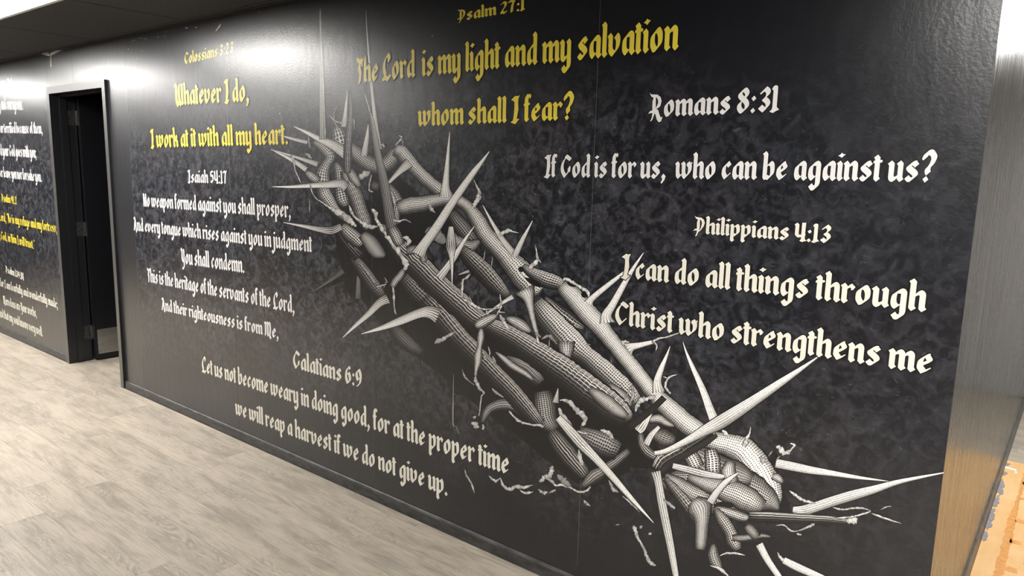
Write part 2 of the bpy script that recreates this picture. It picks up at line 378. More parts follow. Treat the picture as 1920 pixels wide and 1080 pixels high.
def glyphs():
    G = {}
    n = stem(0)+shoulder(46)
    G['n'] = (n, 74); G['m'] = (stem(0)+shoulder(44)+shoulder(88), 116); G['h'] = (stem(0, 150)+shoulder(46), 74)
    G['u'] = (rot(n, 37), 74); G['i'] = (stem(0)+dot(), 28); G['l'] = (stem(0, 150), 28)
    G['a'] = (bowl()+pen([(40, 86), (54, 86)], sm=False)+rstem(46), 74)
    G['d'] = (bowl()+stem(46, 150), 74)
    G['g'] = (bowl()+pen([(40, 86), (54, 86)], sm=False)+rstem(46, 6, 0)+hook(46), 74)
    G['o'] = (pen([(46, 87.5), (32, 84), (18, 70), (14.5, 50), (17, 30), (29, 12.5)])+pen([(29, 12.5), (44, 17), (57, 32), (60, 52), (57, 72), (46, 87.5)]), 74)
    G['c'] = (pen([(42, 87.5), (30, 82), (18, 68), (14.5, 50), (16, 32), (30, 12.5)])+pen([(30, 12.5), (50, 28)])+pen([(38, 88), (52, 76)], 14, 3), 62)
    G['e'] = (pen([(44, 87.5), (30, 80), (18, 66), (14.5, 48), (16, 32), (32, 12.5)])+pen([(32, 12.5), (53, 25)], 14, 2)+pen([(43, 88), (57, 68)], 13, 3)+pen([(57, 66), (22, 44)], 10, 5), 68)
    G['s'] = (pen([(46, 88), (34, 86), (19, 76), (20, 64), (36, 52), (51, 40), (52, 26), (36, 12.5)])+pen([(44, 88), (56, 78)], 13, 3)+pen([(36, 12.5), (24, 12), (12, 22)], 13, 3), 68)
    G['r'] = (stem(0)+[[(22, 66), (22, 78), (38, 93), (48, 99), (66, 84), (56, 70), (47, 66), (44, 76), (40, 80), (30, 74)]], 58)
    G['t'] = (stem(0, 128)+cross(0), 34)
    G['f'] = ([[(0, 13), (0, 120), (4, 133), (20, 150), (31, 145), (38, 151), (50, 138), (40, 122), (33, 131), (28, 126), (28, 24), (36, 15), (15, 0)]]+cross(0), 40)
    G['j'] = (stem(0, 100, 10, 1, 0)+hook(0)+dot(), 28)
    G['k'] = (stem(0, 150)+pen([(26, 62), (44, 84), (56, 74), (44, 58), (28, 54)], 11, 4)+shift(rot(stem(0, 62), 14, 31), 46), 74)
    G['b'] = (stem(0, 150, 0, 1, 0)+pen(RB)+pen([(38, 12.5), (14, 20)], 12, 4), 74)
    G['p'] = (stem(0, 100, -42)+pen(RB)+pen([(38, 12.5), (14, 18)], 12, 4), 74)
    G['y'] = (rot(shoulder(46), 37)+stem(46, 100, 10, 1, 0)+hook(46), 74)
    G['v'] = (stem(0, 100, 30, 1, 0)+pen([(14, 44), (17, 26), (34, 12.5)])+pen([(48, 86), (58, 78), (61, 56), (54, 32), (34, 12.5)]), 75)
    G['w'] = (stem(0, 100, 26, 1, 0)+pen([(14, 40), (17, 24), (28, 12.5)])+pen([(28, 12.5), (52, 34)])+stem(44, 100, 26, 1, 0)+pen([(58, 40), (61, 24), (74, 12.5)])+pen([(90, 86), (101, 76), (104, 56), (97, 34), (74, 12.5)])+stem(86, 100, 74), 118)
    # capitals
    C = pen([(56, 128), (40, 118), (22, 94), (15, 64), (22, 38), (46, 10)])+pen([(46, 10), (76, 38)], 14, 3)+pen([(48, 132), (60, 129), (88, 114)], 13, 4)
    G['C'] = (C, 96)
    G['G'] = (C+pen([(80, 62), (78, 42), (46, 10)], 14, 3)+[[(66, 52), (84, 74), (90, 60), (92, 42), (80, 34)]], 98)
    G['L'] = (pen([(74, 106), (74, 124), (58, 134), (40, 120), (24, 92), (22, 60), (32, 34), (22, 12)])+pen([(12, 10), (34, 17), (58, 9), (80, 22)], 12, 6), 90)
    G['I'] = ([[(-4, 124), (14, 138), (24, 145), (34, 141), (50, 146), (42, 126), (41, 105), (44, 70), (38, 42), (34, 20), (52, 20), (40, 8), (26, -8), (10, -3), (-6, 4), (8, 10), (12, 22), (16, 50), (18, 84), (17, 112), (8, 118)]], 46)
    G['T'] = (pen([(2, 134), (20, 122), (46, 122), (68, 132)], 12, 6)+pen([(30, 112), (22, 84), (30, 50), (24, 8)], 15, 4)+[[(46, 120), (60, 120), (56, 90), (50, 90)]], 62)
    bowlR = lambda y: [[(-8, 148), (4, 136), (26, 134), (52, 132), (76, 116), (84, 92), (76, 64), (52, y), (36, y-14), (40, y-4), (52, y+18), (60, 84), (56, 104), (44, 118), (24, 116), (8, 122)]]
    st = [[(26, 120), (42, 124), (42, 96), (44, 60), (40, 28), (22, -14), (8, -22), (18, 0), (22, 26), (14, 28), (-10, 24), (2, 38), (20, 44), (18, 70), (18, 96)]]
    G['P'] = (bowlR(30)+st, 86)
    G['R'] = (bowlR(50)+st+[[(40, 50), (62, 44), (74, 16), (84, 0), (98, 4), (88, -22), (72, -28), (56, -12), (46, 14), (30, 40)]], 92)
    G['N'] = (stem(0, 138)+pen([(14, 124), (34, 84), (62, 14)], 14, 4)+stem(56, 138, 0, 1, 0), 84)
    G['A'] = (pen([(44, 128), (30, 70), (12, 18)], 9, 7)+[[(-8, 4), (4, 22), (20, 30), (32, 20), (18, 8)]]+pen([(28, 132), (44, 132), (54, 100), (60, 50), (70, 2)], 14, 5)+[[(60, 20), (88, 6), (72, -18), (56, -8)], [(26, 44), (26, 56), (58, 60), (58, 48)]]+pen([(14, 128), (28, 142), (44, 132)], 9, 4), 84)
    G['W'] = (pen([(2, 134), (18, 128), (20, 90), (16, 50), (24, 20), (40, 2)], 15, 4)+pen([(40, 2), (66, 34)])+pen([(62, 130), (58, 80), (60, 40), (66, 20), (80, 4)], 15, 4)+pen([(80, 4), (100, 34)], 15, 3)+stem(90, 146), 120)
    G['Y'] = (pen([(2, 132), (18, 124), (22, 96), (18, 66), (26, 38), (42, 28)], 14, 5)+pen([(42, 28), (58, 44)], 14, 4)+stem(48, 138, -14, 1, 0)+pen([(62, 0), (56, -24), (38, -34), (22, -34)], 13, 5), 78)
    G['M'] = (pen([(4, 130), (18, 120), (18, 70), (14, 12)], 14, 4)+pen([(20, 112), (44, 134), (56, 118), (56, 60), (58, 10)], 14, 4)+pen([(58, 112), (82, 134), (96, 116), (98, 60), (88, 14), (104, -10)], 14, 4), 116)
    G['H'] = (pen([(-4, 136), (16, 124), (16, 60), (18, 10)], 14, 4)+pen([(4, 134), (30, 124)], 10, 5)+pen([(48, 138), (44, 110), (52, 84), (60, 60), (60, 20), (44, 4)], 14, 4)+pen([(18, 70), (52, 84)], 9, 4), 76)
    G['D'] = (pen([(2, 130), (24, 132), (50, 124), (68, 96), (68, 50), (44, 12)], 15, 4)+pen([(44, 12), (12, 26)], 13, 4)+pen([(22, 118), (18, 70), (20, 24)], 14, 3), 88)
    G['B'] = (stem(4, 138, 0, 1, 0)+pen([(14, 128), (44, 132), (60, 112), (44, 80)], 14, 4)+pen([(44, 80), (68, 62), (66, 32), (40, 12)], 14, 4)+pen([(40, 12), (16, 22)], 12, 4), 86)
    # figures
    D = 140
    G['1'] = ([[(-6, 120), (2, 134), (14, D), (28, 136), (30, 124), (30, 28), (46, 12), (30, 8), (10, -3), (-12, 4), (2, 16), (4, 30), (4, 114)]], 36)
    G['2'] = (pen([(14, 112), (30, 126), (50, 122), (58, 104), (50, 76), (28, 44), (16, 22)])+pen([(14, 14), (30, 18), (46, 10), (62, 22)], 12, 6), 74)
    G['3'] = (pen([(22, 108), (44, 124)], 14, 4)+pen([(40, 126), (58, 112), (56, 92), (36, 74)])+pen([(38, 72), (58, 56), (60, 36), (40, 14)])+pen([(40, 14), (18, 30)], 15, 4), 74)
    G['4'] = (stem(0, 138, 36, 1, 0)+pen([(14, 50), (30, 40), (66, 50)], 11, 5)+stem(46, 140, 8, 0, 0)+[[(36, 6), (48, 20), (74, 20), (88, 8), (70, 4), (56, -3)], [(46, 128), (74, 144), (74, 110), (46, 110)]], 76)
    G['5'] = (pen([(22, 124), (58, 126)], 10, 6)+pen([(18, 122), (18, 86)], 13, 3)+pen([(20, 82), (44, 84), (60, 64), (58, 34), (40, 14)])+pen([(40, 14), (18, 28)], 14, 4), 74)
    G['6'] = (pen([(52, 124), (30, 112), (17, 84), (15, 44), (32, 12.5)])+pen([(32, 12.5), (58, 28), (60, 56), (46, 82), (24, 66)])+pen([(50, 126), (60, 114)], 12, 3), 74)
    G['9'] = (rot(pen([(52, 124), (30, 112), (17, 84), (15, 44), (32, 12.5)])+pen([(32, 12.5), (58, 28), (60, 56), (46, 82), (24, 66)]), 37, 68), 74)
    G['7'] = (pen([(8, 120), (26, 128), (46, 120), (64, 130)], 12, 6)+pen([(58, 122), (44, 88), (38, 50), (36, 10)], 14, 4), 72)
    G['8'] = (pen([(40, 76), (18, 94), (20, 114), (42, 127), (58, 112), (56, 94), (40, 76), (17, 56), (15, 32), (34, 12.5), (58, 30), (60, 54), (40, 76)]), 74)
    G['.'] = (lozenge(15, 14), 30); G[':'] = (lozenge(15, 14)+lozenge(17, 78), 32)
    comma = [[(0, 14), (16, 30), (34, 16), (26, -6), (6, -26), (-2, -22), (10, -2)]]
    G[','] = (comma, 34); G[';'] = (comma+lozenge(17, 78), 34)
    G['?'] = (lozenge(28, 14)+pen([(14, 112), (24, 132), (46, 134), (60, 112), (50, 82), (34, 62), (36, 44)], 14, 5), 76)
    G['"'] = ([[(0, 128), (12, 142), (24, 130), (14, 108)], [(28, 128), (40, 142), (52, 130), (42, 108)]], 52)
    G[' '] = ([], 21)
    G['I'] = ([[(a*1.22, b) for a, b in P] for P in G['I'][0]], 58)
    return G

GL = glyphs()
TRI = {}
def union(polys):
    V = []; Fc = []
    for Pn in polys:
        A = sum(Pn[i][0]*Pn[(i+1) % len(Pn)][1]-Pn[(i+1) % len(Pn)][0]*Pn[i][1] for i in range(len(Pn)))
        Q = Pn if A > 0 else Pn[::-1]
        Fc.append(list(range(len(V), len(V)+len(Q)))); V += [Vector(q) for q in Q]
    if not V: return [], []
    v, e, f, ov, oe, of = delaunay_2d_cdt(V, [], Fc, 0, 1e-3)
    return [(p.x, p.y) for p in v], [tuple(t) for t, o in zip(f, of) if o]
def tris(ch):
    if ch not in TRI:
        P_ = GL[ch][0]; T = []
        for Pn in P_: T += [[Pn[i] for i in t] for t in tessellate_polygon([[Vector((a, b, 0)) for a, b in Pn]])]
        TRI[ch] = (union(P_), union([grow(t, 6.0) for t in T if len(set(t)) == 3 and abs((t[1][0]-t[0][0])*(t[2][1]-t[0][1])-(t[2][0]-t[0][0])*(t[1][1]-t[0][1])) > .5]))
    return TRI[ch]
def grow(T, r): return hull([(x+r*math.cos(a), y+r*math.sin(a)) for x, y in T for a in (0.4, 1.2, 2.0, 2.8, 3.5, 4.3, 5.1, 5.9)])
SP = 11
def lettering(s, col, x0, z0, x1, z1, xh, y, parent, label):
    if x0 < -2.65: xh *= 1.11
    adv = sum(GL[c][1]+SP for c in s)-SP
    kx = (x1-x0)/adv; kz = xh/100; sl = (z1-z0)/(x1-x0)
    V = []; F = []; idx = []; x = 0
    for ch in s:
        for mi, (v, f) in enumerate(tris(ch)):
            b = len(V)
            for a, c in v:
                X = x0+(x+a)*kx; V.append((X, y+.00005*mi, z0+(X-x0)*sl+c*kz))
            F += [tuple(b+i for i in t) for t in f]; idx += [mi]*len(f)
        x += GL[ch][1]+SP
    o = mesh('lettering', V, F, [M[{'y': 'yellow', 'w': 'white', 'c': 'cream'}[col]], M['halo']], parent, idx)
    return tag(o, label)

# ---------------------------------------------------------------- the two vinyl murals
mural = empty('wall_mural', (0, 0, 0))
tag(mural, 'large black scripture mural with crown of thorns right of the doorway', 'mural')
SEAMS = [-5.083, -3.860, -2.640, -1.425, XC-.0004]
for i in range(4):
    box('vinyl_strip', (SEAMS[i]+(.0012 if i == 1 else .0004), SEAMS[i+1]-(.0012 if i == 0 else .0004) if i < 3 else SEAMS[i+1], -.001-.00015*(i % 2), 0.0, .045, CEIL-.004), M['camo'], mural)
o = box('vinyl_strip', (DX1+.047, SEAMS[0]-.0008, -.0009, 0, .04, CEIL-.004), M['black_vinyl'], mural); tag(o, 'plain black vinyl strip between doorway and print')
for x, w, z0 in ((SEAMS[0], .0007, .3), (SEAMS[1], .0014, .9), (SEAMS[2], .0004, .1), (SEAMS[3], .0005, .1)): tag(box('seam_edge', (x-w, x+w, -.00135, -.0012, z0, CEIL-.01), M['seam'], mural), 'pale edge where two vinyl strips meet')
mural2 = empty('wall_mural', (0, 0, 0))
tag(mural2, 'narrow black scripture mural left of the doorway, cut by the photo edge', 'mural')
for a, b in ((-7.9, -6.705), (-9.12, -7.902), (-10.34, -9.122)): box('vinyl_strip', (a, b, -.001, 0, .045, CEIL-.004), M['camo'], mural2)
box('vinyl_strip', (-6.7035, DX0-.054, -.0012, 0, .045, CEIL-.004), M['camo'], mural2)
o = box('vinyl_strip', (DX0-.0525, -5.93, -.0011, 0, 2.186, CEIL-.004), M['black_vinyl'], mural2); tag(o, 'plain black vinyl over the door frame')
o = box('vinyl_strip', (-5.9285, DX1+.0465, -.0010, 0, 2.186, CEIL-.004), M['black_vinyl'], mural2); tag(o, 'plain black vinyl over the right half of the door frame')
TEXT = [
    ['Colossians 3:23','y',-4.307,2.213,-3.774,2.235,.0434],
    ['Whatever I do,','y',-4.438,1.979,-3.634,1.971,.0817],
    ['I work at it with all my heart.','y',-4.784,1.725,-3.287,1.741,.0754],
    ['Isaiah 54:17','w',-4.334,1.517,-3.892,1.523,.0496],
    ['No weapon formed against you shall prosper,','w',-4.936,1.341,-3.28,1.363,.0606],
    ['And every tongue which rises against you in judgment','w',-5.099,1.17,-3.106,1.197,.0593],
    ['You shall condemn.','w',-4.463,1.005,-3.742,1.021,.0654],
    ['This is the heritage of the servants of the Lord,','w',-4.935,.834,-3.268,.855,.0625],
    ['And their righteousness is from Me,','w',-4.76,.664,-3.423,.689,.0544],
    ['Galatians 6:9','c',-3.295,.55,-2.721,.556,.0654],
    ['Let us not become weary in doing good, for at the proper time','c',-4.273,.334,-1.782,.376,.069],
    ['we will reap a harvest if we do not give up.','c',-3.894,.142,-2.132,.171,.0685],
    ['Psalm 27:1','y',-2.1,2.228,-1.76,2.234,.0335],
    ['The Lord  is my light and my salvation','y',-2.73,2.018,-1.122,2.038,.0735],
    ['whom shall I fear?','y',-2.327,1.815,-1.519,1.825,.0704],
    ['Romans 8:31','w',-1.211,1.825,-.78,1.831,.0569],
    ['If God is for us,  who can be against us?','w',-1.643,1.615,-.342,1.633,.0591],
    ['Philippians 4:13','c',-1.022,1.446,-.594,1.447,.0408],
    ['I can do all things through','c',-1.288,1.268,-.331,1.278,.0612],
    ['Christ who strengthens me','c',-1.307,1.096,-.297,1.105,.0616],
]
TEXT_LEFT = [
    ['Deuteronomy 31:6','w',-7.405,2.255,-7.175,2.251,.0346],
    ['Be strong and courageous.','w',-7.393,2.047,-6.97,2.032,.0697],
    ['Do not be afraid or terrified because of them,','w',-7.508,1.854,-6.592,1.836,.0593],
    ['for the Lord your God goes with you;','w',-7.478,1.657,-6.763,1.644,.0641],
    ['He will never leave you nor forsake you.','w',-7.607,1.469,-6.689,1.453,.0609],
    ['Psalm 91:2','y',-7.69,1.253,-7.305,1.243,.0472],
    ['I will say of the Lord, "He is my refuge and my fortress;','y',-7.751,1.072,-6.453,1.058,.053],
    ['My God, in Him I will trust."','y',-7.795,.9,-6.957,.881,.0524],
    ['Psalm 139:14','c',-7.745,.601,-7.291,.578,.0447],
    ['I will praise You, for I am fearfully and wonderfully made;','c',-7.911,.45,-6.56,.425,.0522],
    ['Marvelous are Your works,','c',-7.939,.286,-7.052,.279,.0555],
    ['And that my soul knows very well.','c',-8.019,.146,-6.946,.124,.0563],
]
CROWN = [
    ['k',(-2.664,1.597),(-2.5164,1.6244),(-2.3938,1.568),(-2.2759,1.5024),(-2.116,1.4644),(-2.0532,1.3671),(-2.1135,1.2942),(-2.2748,1.3274),(-2.3761,1.2472),(-2.4818,1.3357),(-2.5908,1.4271)],
    ['k',(-2.8049,1.338),(-2.6293,1.325),(-2.4823,1.188),(-2.3068,1.0608),(-2.1403,.9402),(-1.9515,.8079),(-2.043,.7903),(-2.2724,.9682),(-2.5568,1.0157),(-2.7084,1.1651)],
    ['k',(-2.3761,1.1987),(-1.9556,.9923),(-1.7812,.9303),(-1.2277,.7466),(-1.2918,.6856),(-1.6652,.7303),(-2.0135,.8667),(-2.411,1.0473)],
    ['k',(-1.3168,.725),(-1.2063,.7558),(-1.1284,.711),(-1.0709,.6269),(-.9796,.4758),(-1.0895,.5916),(-1.2407,.5789)],
    ['k',(-.7194,.7226),(-.7032,.7757),(-.69,.7596),(-.6835,.7004),(-.634,.5896),(-.6643,.5705),(-.6943,.6247)],
    ['k',(-2.7853,1.3135),(-2.6684,1.2459),(-2.6318,1.0961),(-2.7911,.9981),(-2.8702,1.1487)],
    ['k',(-3.0904,1.0014),(-2.8705,1.1354),(-2.7073,1.2425),(-2.6694,1.1691),(-2.872,1.0684)],
    ['t',.12,.3,4,0,.4,(-2.739,1.2047,-2.7953,1.2284),(-2.8572,1.1135,-2.8845,1.1306),(-3.0889,1.0002,-3.0919,1.0026)],
    ['k',(-3.0302,1.5094),(-2.9279,1.356),(-2.8702,1.1487),(-2.6334,.9406),(-2.411,.8215),(-2.1049,.701),(-1.9477,.632),(-1.7136,.5491),(-1.4469,.4439),(-1.3272,.4735),(-1.198,.6115),(-1.4129,.7652),(-1.9561,1.0152),(-2.411,1.244),(-2.6277,1.4747)],
    ['t',.3,.3,4,0,.4,(-2.7627,1.002,-2.7226,1.0068),(-2.7392,1.2139,-2.7313,1.2146)],
    ['b',.25,.34,6,.0144,.5,(-2.4742,.9246,-2.5294,.8821),(-2.38,.8762,-2.4425,.8171),(-2.2894,.8288,-2.3219,.7908)],
    ['b',.45,.34,6,.0092,.9,(-1.8032,.8904,-1.8233,.8599),(-1.6849,.8764,-1.7348,.8098),(-1.6137,.8283,-1.6584,.7772)],
    ['b',.5,.34,8,.011,0,(-1.5811,.7908,-1.658,.7647),(-1.5586,.7385,-1.6557,.7037),(-1.5518,.6937,-1.6373,.6437),(-1.532,.6552,-1.581,.6127)],
    ['t',.6,.7,4,0,.4,(-1.5708,.7427,-1.5407,.7447),(-1.5467,.8044,-1.5442,.8045)],
    ['b',.55,.34,5,.0095,.3,(-1.942,.5734,-1.9205,.5698),(-1.9096,.6504,-1.8783,.6289),(-1.8174,.7011,-1.815,.6555),(-1.7346,.6942,-1.7564,.6579),(-1.6804,.6565,-1.6984,.6358)],
    ['w',.75,.75,3,.0104,.3,(-1.5354,.7634,-1.5364,.7546),(-1.4935,.7714,-1.5033,.7546),(-1.4377,.743,-1.4577,.7205),(-1.4034,.7143,-1.4268,.7052),(-1.4261,.6701,-1.4393,.6726)],
    ['w',.7,.75,3,.0107,.3,(-1.5308,.7315,-1.5485,.7197),(-1.5004,.6984,-1.5251,.6785),(-1.4532,.6499,-1.4684,.6357)],
    ['b',.4,.34,6,.0185,.6,(-2.762,1.2196,-2.8129,1.1888),(-2.671,1.1695,-2.7469,1.1241),(-2.5949,1.1057,-2.6695,1.0604),(-2.5477,1.0522,-2.5958,1.0212)],
    ['w',.55,.75,3,.0156,.3,(-2.7228,1.1917,-2.7327,1.1864),(-2.665,1.1409,-2.6746,1.1354),(-2.6043,1.0887,-2.6137,1.0832)],
    ['b',.42,.34,7,.0254,.6,(-2.3987,1.1683,-2.459,1.1198),(-2.3003,1.1271,-2.3829,1.0583),(-2.2331,1.0872,-2.3135,1.0184)],
    ['b',.62,.34,7,.0411,.8,(-2.2487,1.0964,-2.3319,1.029),(-2.1281,1.0266,-2.2193,.9527),(-2.0274,.953,-2.1139,.878),(-1.9298,.892,-2.0062,.8197),(-1.8428,.833,-1.9123,.7647),(-1.7417,.7733,-1.8097,.7061),(-1.6607,.7084,-1.7208,.6506),(-1.6076,.6535,-1.6467,.6149)],
    ['b',.6,.34,6,0,.4,(-1.5497,.6403,-1.5983,.5967),(-1.4847,.5973,-1.5462,.5374),(-1.4231,.5481,-1.4779,.4908),(-1.3848,.5058,-1.4243,.4639)],
    ['b',.55,.34,5,.0099,.4,(-1.4244,.4453,-1.4045,.4314),(-1.382,.5101,-1.3458,.4795),(-1.3438,.5375,-1.3157,.5105),(-1.2756,.599,-1.2521,.5792),(-1.232,.644,-1.211,.6277)],
    ['b',.55,.34,7,.014,.5,(-1.432,.6773,-1.456,.6252),(-1.3281,.6783,-1.3663,.5884),(-1.2524,.6555,-1.2789,.5879)],
    ['w',.8,.75,3,.0103,.3,(-1.436,.5831,-1.4455,.5789),(-1.4204,.557,-1.4436,.5448),(-1.4073,.5311,-1.4297,.5175)],
    ['w',.8,.75,3,.0103,.3,(-1.4502,.6582,-1.4527,.6494),(-1.419,.6576,-1.4203,.6489),(-1.396,.6635,-1.3956,.6551)],
    ['w',.8,.75,3,.0099,.3,(-1.346,.6884,-1.3485,.6798),(-1.3134,.6929,-1.3251,.6726),(-1.2846,.6725,-1.2968,.6576)],
    ['b',.42,.34,6,.013,.4,(-2.107,1.4718,-2.1561,1.4416),(-2.0269,1.4151,-2.093,1.3717),(-1.9634,1.3587,-2.0223,1.3174)],
    ['w',.35,.75,3,.0137,.3,(-2.2497,1.4032,-2.3008,1.3451),(-2.1997,1.3827,-2.2521,1.3259),(-2.1424,1.3446,-2.18,1.3047)],
    ['b',.65,.42,7,.0104,.2,(-2.1289,1.3932,-2.1509,1.3832),(-2.0866,1.3616,-2.1298,1.3327),(-2.0483,1.3535,-2.0811,1.2976),(-2.0177,1.3446,-2.0026,1.2978),(-1.9642,1.3589,-1.951,1.3452)],
    ['b',.62,.34,7,.0247,.7,(-2.0465,1.3209,-2.0883,1.2845),(-1.9581,1.284,-2.0243,1.2268),(-1.8815,1.2347,-1.9519,1.1753),(-1.8305,1.1879,-1.886,1.1381),(-1.7947,1.1486,-1.8244,1.1192)],
    ['b',.75,.34,4,.0192,-.8,(-1.6115,1.1654,-1.6249,1.1513),(-1.5369,1.1332,-1.5649,1.1009),(-1.4731,1.1051,-1.503,1.0641),(-1.4304,1.0732,-1.4427,1.0543)],
    ['b',.85,.42,8,.0125,.7,(-1.6405,1.152,-1.7028,1.0996),(-1.5588,1.1043,-1.6408,1.0312),(-1.4912,1.0617,-1.5784,.9758),(-1.447,1.0291,-1.5209,.9417),(-1.3962,.9882,-1.4481,.9218),(-1.333,.9573,-1.3906,.8847),(-1.2744,.9238,-1.3312,.8519),(-1.2177,.8841,-1.2724,.823),(-1.1829,.8404,-1.2285,.7958)],
    ['b',.8,.42,6,.0086,0,(-1.477,1.0036,-1.5556,.9904),(-1.4849,.9606,-1.5439,.9501),(-1.4975,.9121,-1.527,.9065)],
    ['b',.8,.42,8,.0078,.4,(-1.3124,.8778,-1.3357,.8489),(-1.2484,.8504,-1.2831,.8075),(-1.215,.8175,-1.2382,.7894)],
    ['b',.3,.34,4,0,.6,(-2.8933,1.3509,-2.9214,1.3374),(-2.8005,1.2862,-2.8527,1.2564),(-2.7017,1.2292,-2.7614,1.1894)],
    ['b',.9,.34,6,.0192,.5,(-2.8402,1.3683,-2.8915,1.3305),(-2.77,1.3447,-2.8412,1.2894),(-2.7129,1.3129,-2.7794,1.2631),(-2.6942,1.2811,-2.7355,1.2538)],
    ['b',.6,.45,10,.008,0,(-2.6832,1.3399,-2.7293,1.3088),(-2.6179,1.3164,-2.6954,1.2685),(-2.5659,1.2732,-2.6343,1.2201),(-2.5386,1.2431,-2.5571,1.2197)],
    ['b',.75,.34,5,.0166,0,(-2.8806,1.6606,-2.919,1.6507),(-2.8401,1.6228,-2.9124,1.6125),(-2.833,1.5577,-2.9061,1.55),(-2.8077,1.5007,-2.902,1.4794),(-2.7975,1.4596,-2.8484,1.4411)],
    ['b',.88,.34,6,.0206,.2,(-3.0663,1.7651,-3.0825,1.7465),(-3.0037,1.7571,-3.0427,1.7228),(-2.9371,1.7321,-3.0094,1.6959),(-2.9032,1.6812,-2.9866,1.6805),(-2.9416,1.6393,-3.0084,1.66),(-2.9527,1.6076,-3.0506,1.6233),(-2.9524,1.5644,-3.0799,1.5715),(-2.9613,1.535,-3.0814,1.5373)],
    ['b',.85,.4,7,.0168,.5,(-2.9745,1.5517,-3.0678,1.5204),(-2.9323,1.5048,-3.0275,1.4649),(-2.8848,1.447,-2.9426,1.4135),(-2.8379,1.4146,-2.875,1.3844),(-2.7642,1.3767,-2.7885,1.3546)],
    ['w',.9,.75,3,.0166,.3,(-3.0362,1.4726,-3.044,1.4658),(-2.977,1.4489,-2.9841,1.4419),(-2.9138,1.4369,-2.9301,1.4176),(-2.8483,1.4281,-2.8805,1.396),(-2.7877,1.397,-2.8204,1.372),(-2.7414,1.3624,-2.7641,1.3464)],
    ['b',.75,.45,5,.0177,0,(-3.1277,1.6185,-3.1548,1.5963),(-3.0715,1.6046,-3.115,1.5695),(-3.0157,1.5793,-3.059,1.5447)],
    ['b',.88,.34,5,.0267,0,(-2.8656,1.8328,-2.9259,1.818),(-2.8218,1.7985,-2.9232,1.7812),(-2.8035,1.769,-2.9273,1.7451),(-2.7831,1.7352,-2.8928,1.7033)],
    ['b',.88,.34,8,.0185,.3,(-2.7952,1.7647,-2.8548,1.724),(-2.7135,1.7239,-2.7808,1.6751),(-2.6443,1.6883,-2.6977,1.628),(-2.5873,1.6762,-2.5904,1.6084),(-2.5518,1.685,-2.4952,1.6306),(-2.5071,1.7169,-2.4402,1.6755),(-2.4512,1.7376,-2.4121,1.7112)],
    ['b',.88,.46,7,.0126,.5,(-2.4669,1.7413,-2.4941,1.6978),(-2.4106,1.7316,-2.4669,1.684),(-2.3603,1.693,-2.4279,1.6532),(-2.314,1.6517,-2.3724,1.6125),(-2.2506,1.6109,-2.3027,1.5686),(-2.1943,1.5794,-2.2418,1.5351),(-2.1387,1.5569,-2.1954,1.5067),(-2.1074,1.5233,-2.1508,1.4896)],
    ['t',.85,.7,5,0,.4,(-2.3632,1.6465,-2.4042,1.6771),(-2.4405,1.6102,-2.4649,1.6267),(-2.5138,1.5651,-2.5268,1.573)],
    ['w',.8,.75,3,.0158,.3,(-2.7514,1.5905,-2.7154,1.5654),(-2.7072,1.6133,-2.6817,1.5893),(-2.657,1.6278,-2.6404,1.6062)],
    ['w',.8,.75,3,.0156,.3,(-2.6303,1.6016,-2.6448,1.6035),(-2.6475,1.56,-2.6587,1.5606),(-2.6483,1.5324,-2.6586,1.5289),(-2.6242,1.5288,-2.6302,1.5195)],
    ['b',.5,.34,7,0,0,(-2.6296,1.5774,-2.6465,1.5391),(-2.5777,1.5691,-2.5943,1.531)],
    ['b',.65,.4,6,.0148,.3,(-2.511,1.5688,-2.5368,1.5594),(-2.4524,1.5289,-2.5247,1.5054),(-2.4182,1.4755,-2.5098,1.4649),(-2.446,1.4235,-2.503,1.4192),(-2.4431,1.3901,-2.4774,1.3817)],
    ['w',.75,.75,3,.0149,.3,(-2.4878,1.4662,-2.4606,1.4731),(-2.5053,1.5215,-2.4927,1.5266),(-2.5497,1.5536,-2.5416,1.5588)],
    ['b',.92,.52,8,.0127,.4,(-2.4719,1.4807,-2.4482,1.4264),(-2.3869,1.5087,-2.3662,1.4401),(-2.3173,1.5141,-2.3006,1.4505),(-2.2349,1.5265,-2.2192,1.4733),(-2.1481,1.5372,-2.1474,1.4876),(-2.0677,1.5272,-2.092,1.4855),(-2.0017,1.4957,-2.0488,1.46),(-1.9459,1.4527,-2.0144,1.4155),(-1.9061,1.4074,-1.9764,1.3648),(-1.8588,1.3724,-1.9242,1.3198),(-1.8004,1.3356,-1.8681,1.2795),(-1.7363,1.2973,-1.8197,1.229),(-1.6778,1.262,-1.768,1.1815),(-1.637,1.2283,-1.7111,1.15),(-1.6272,1.1986,-1.6621,1.1534)],
    ['b',.92,.38,6,.0157,.6,(-1.7305,1.2731,-1.7437,1.2535),(-1.6719,1.2632,-1.6951,1.2235),(-1.6057,1.2537,-1.6308,1.1969),(-1.5546,1.241,-1.5754,1.1928),(-1.5338,1.226,-1.5559,1.1919)],
    ['k',(-1.7304,1.2235),(-1.6826,1.2182),(-1.635,1.1962),(-1.6607,1.1911),(-1.7031,1.2031)],
    ['k',(-1.7584,1.2569),(-1.7425,1.2649),(-1.7288,1.2557),(-1.7364,1.2421),(-1.7525,1.2425)],
    ['b',.92,.5,7,.0068,0,(-1.6803,1.2004,-1.773,1.1485),(-1.6772,1.1618,-1.7363,1.1365),(-1.6769,1.12,-1.7127,1.1086),(-1.6642,1.061,-1.6896,1.0522),(-1.6494,1.0156,-1.6695,1.0082),(-1.6454,.9849,-1.6555,.9814)],
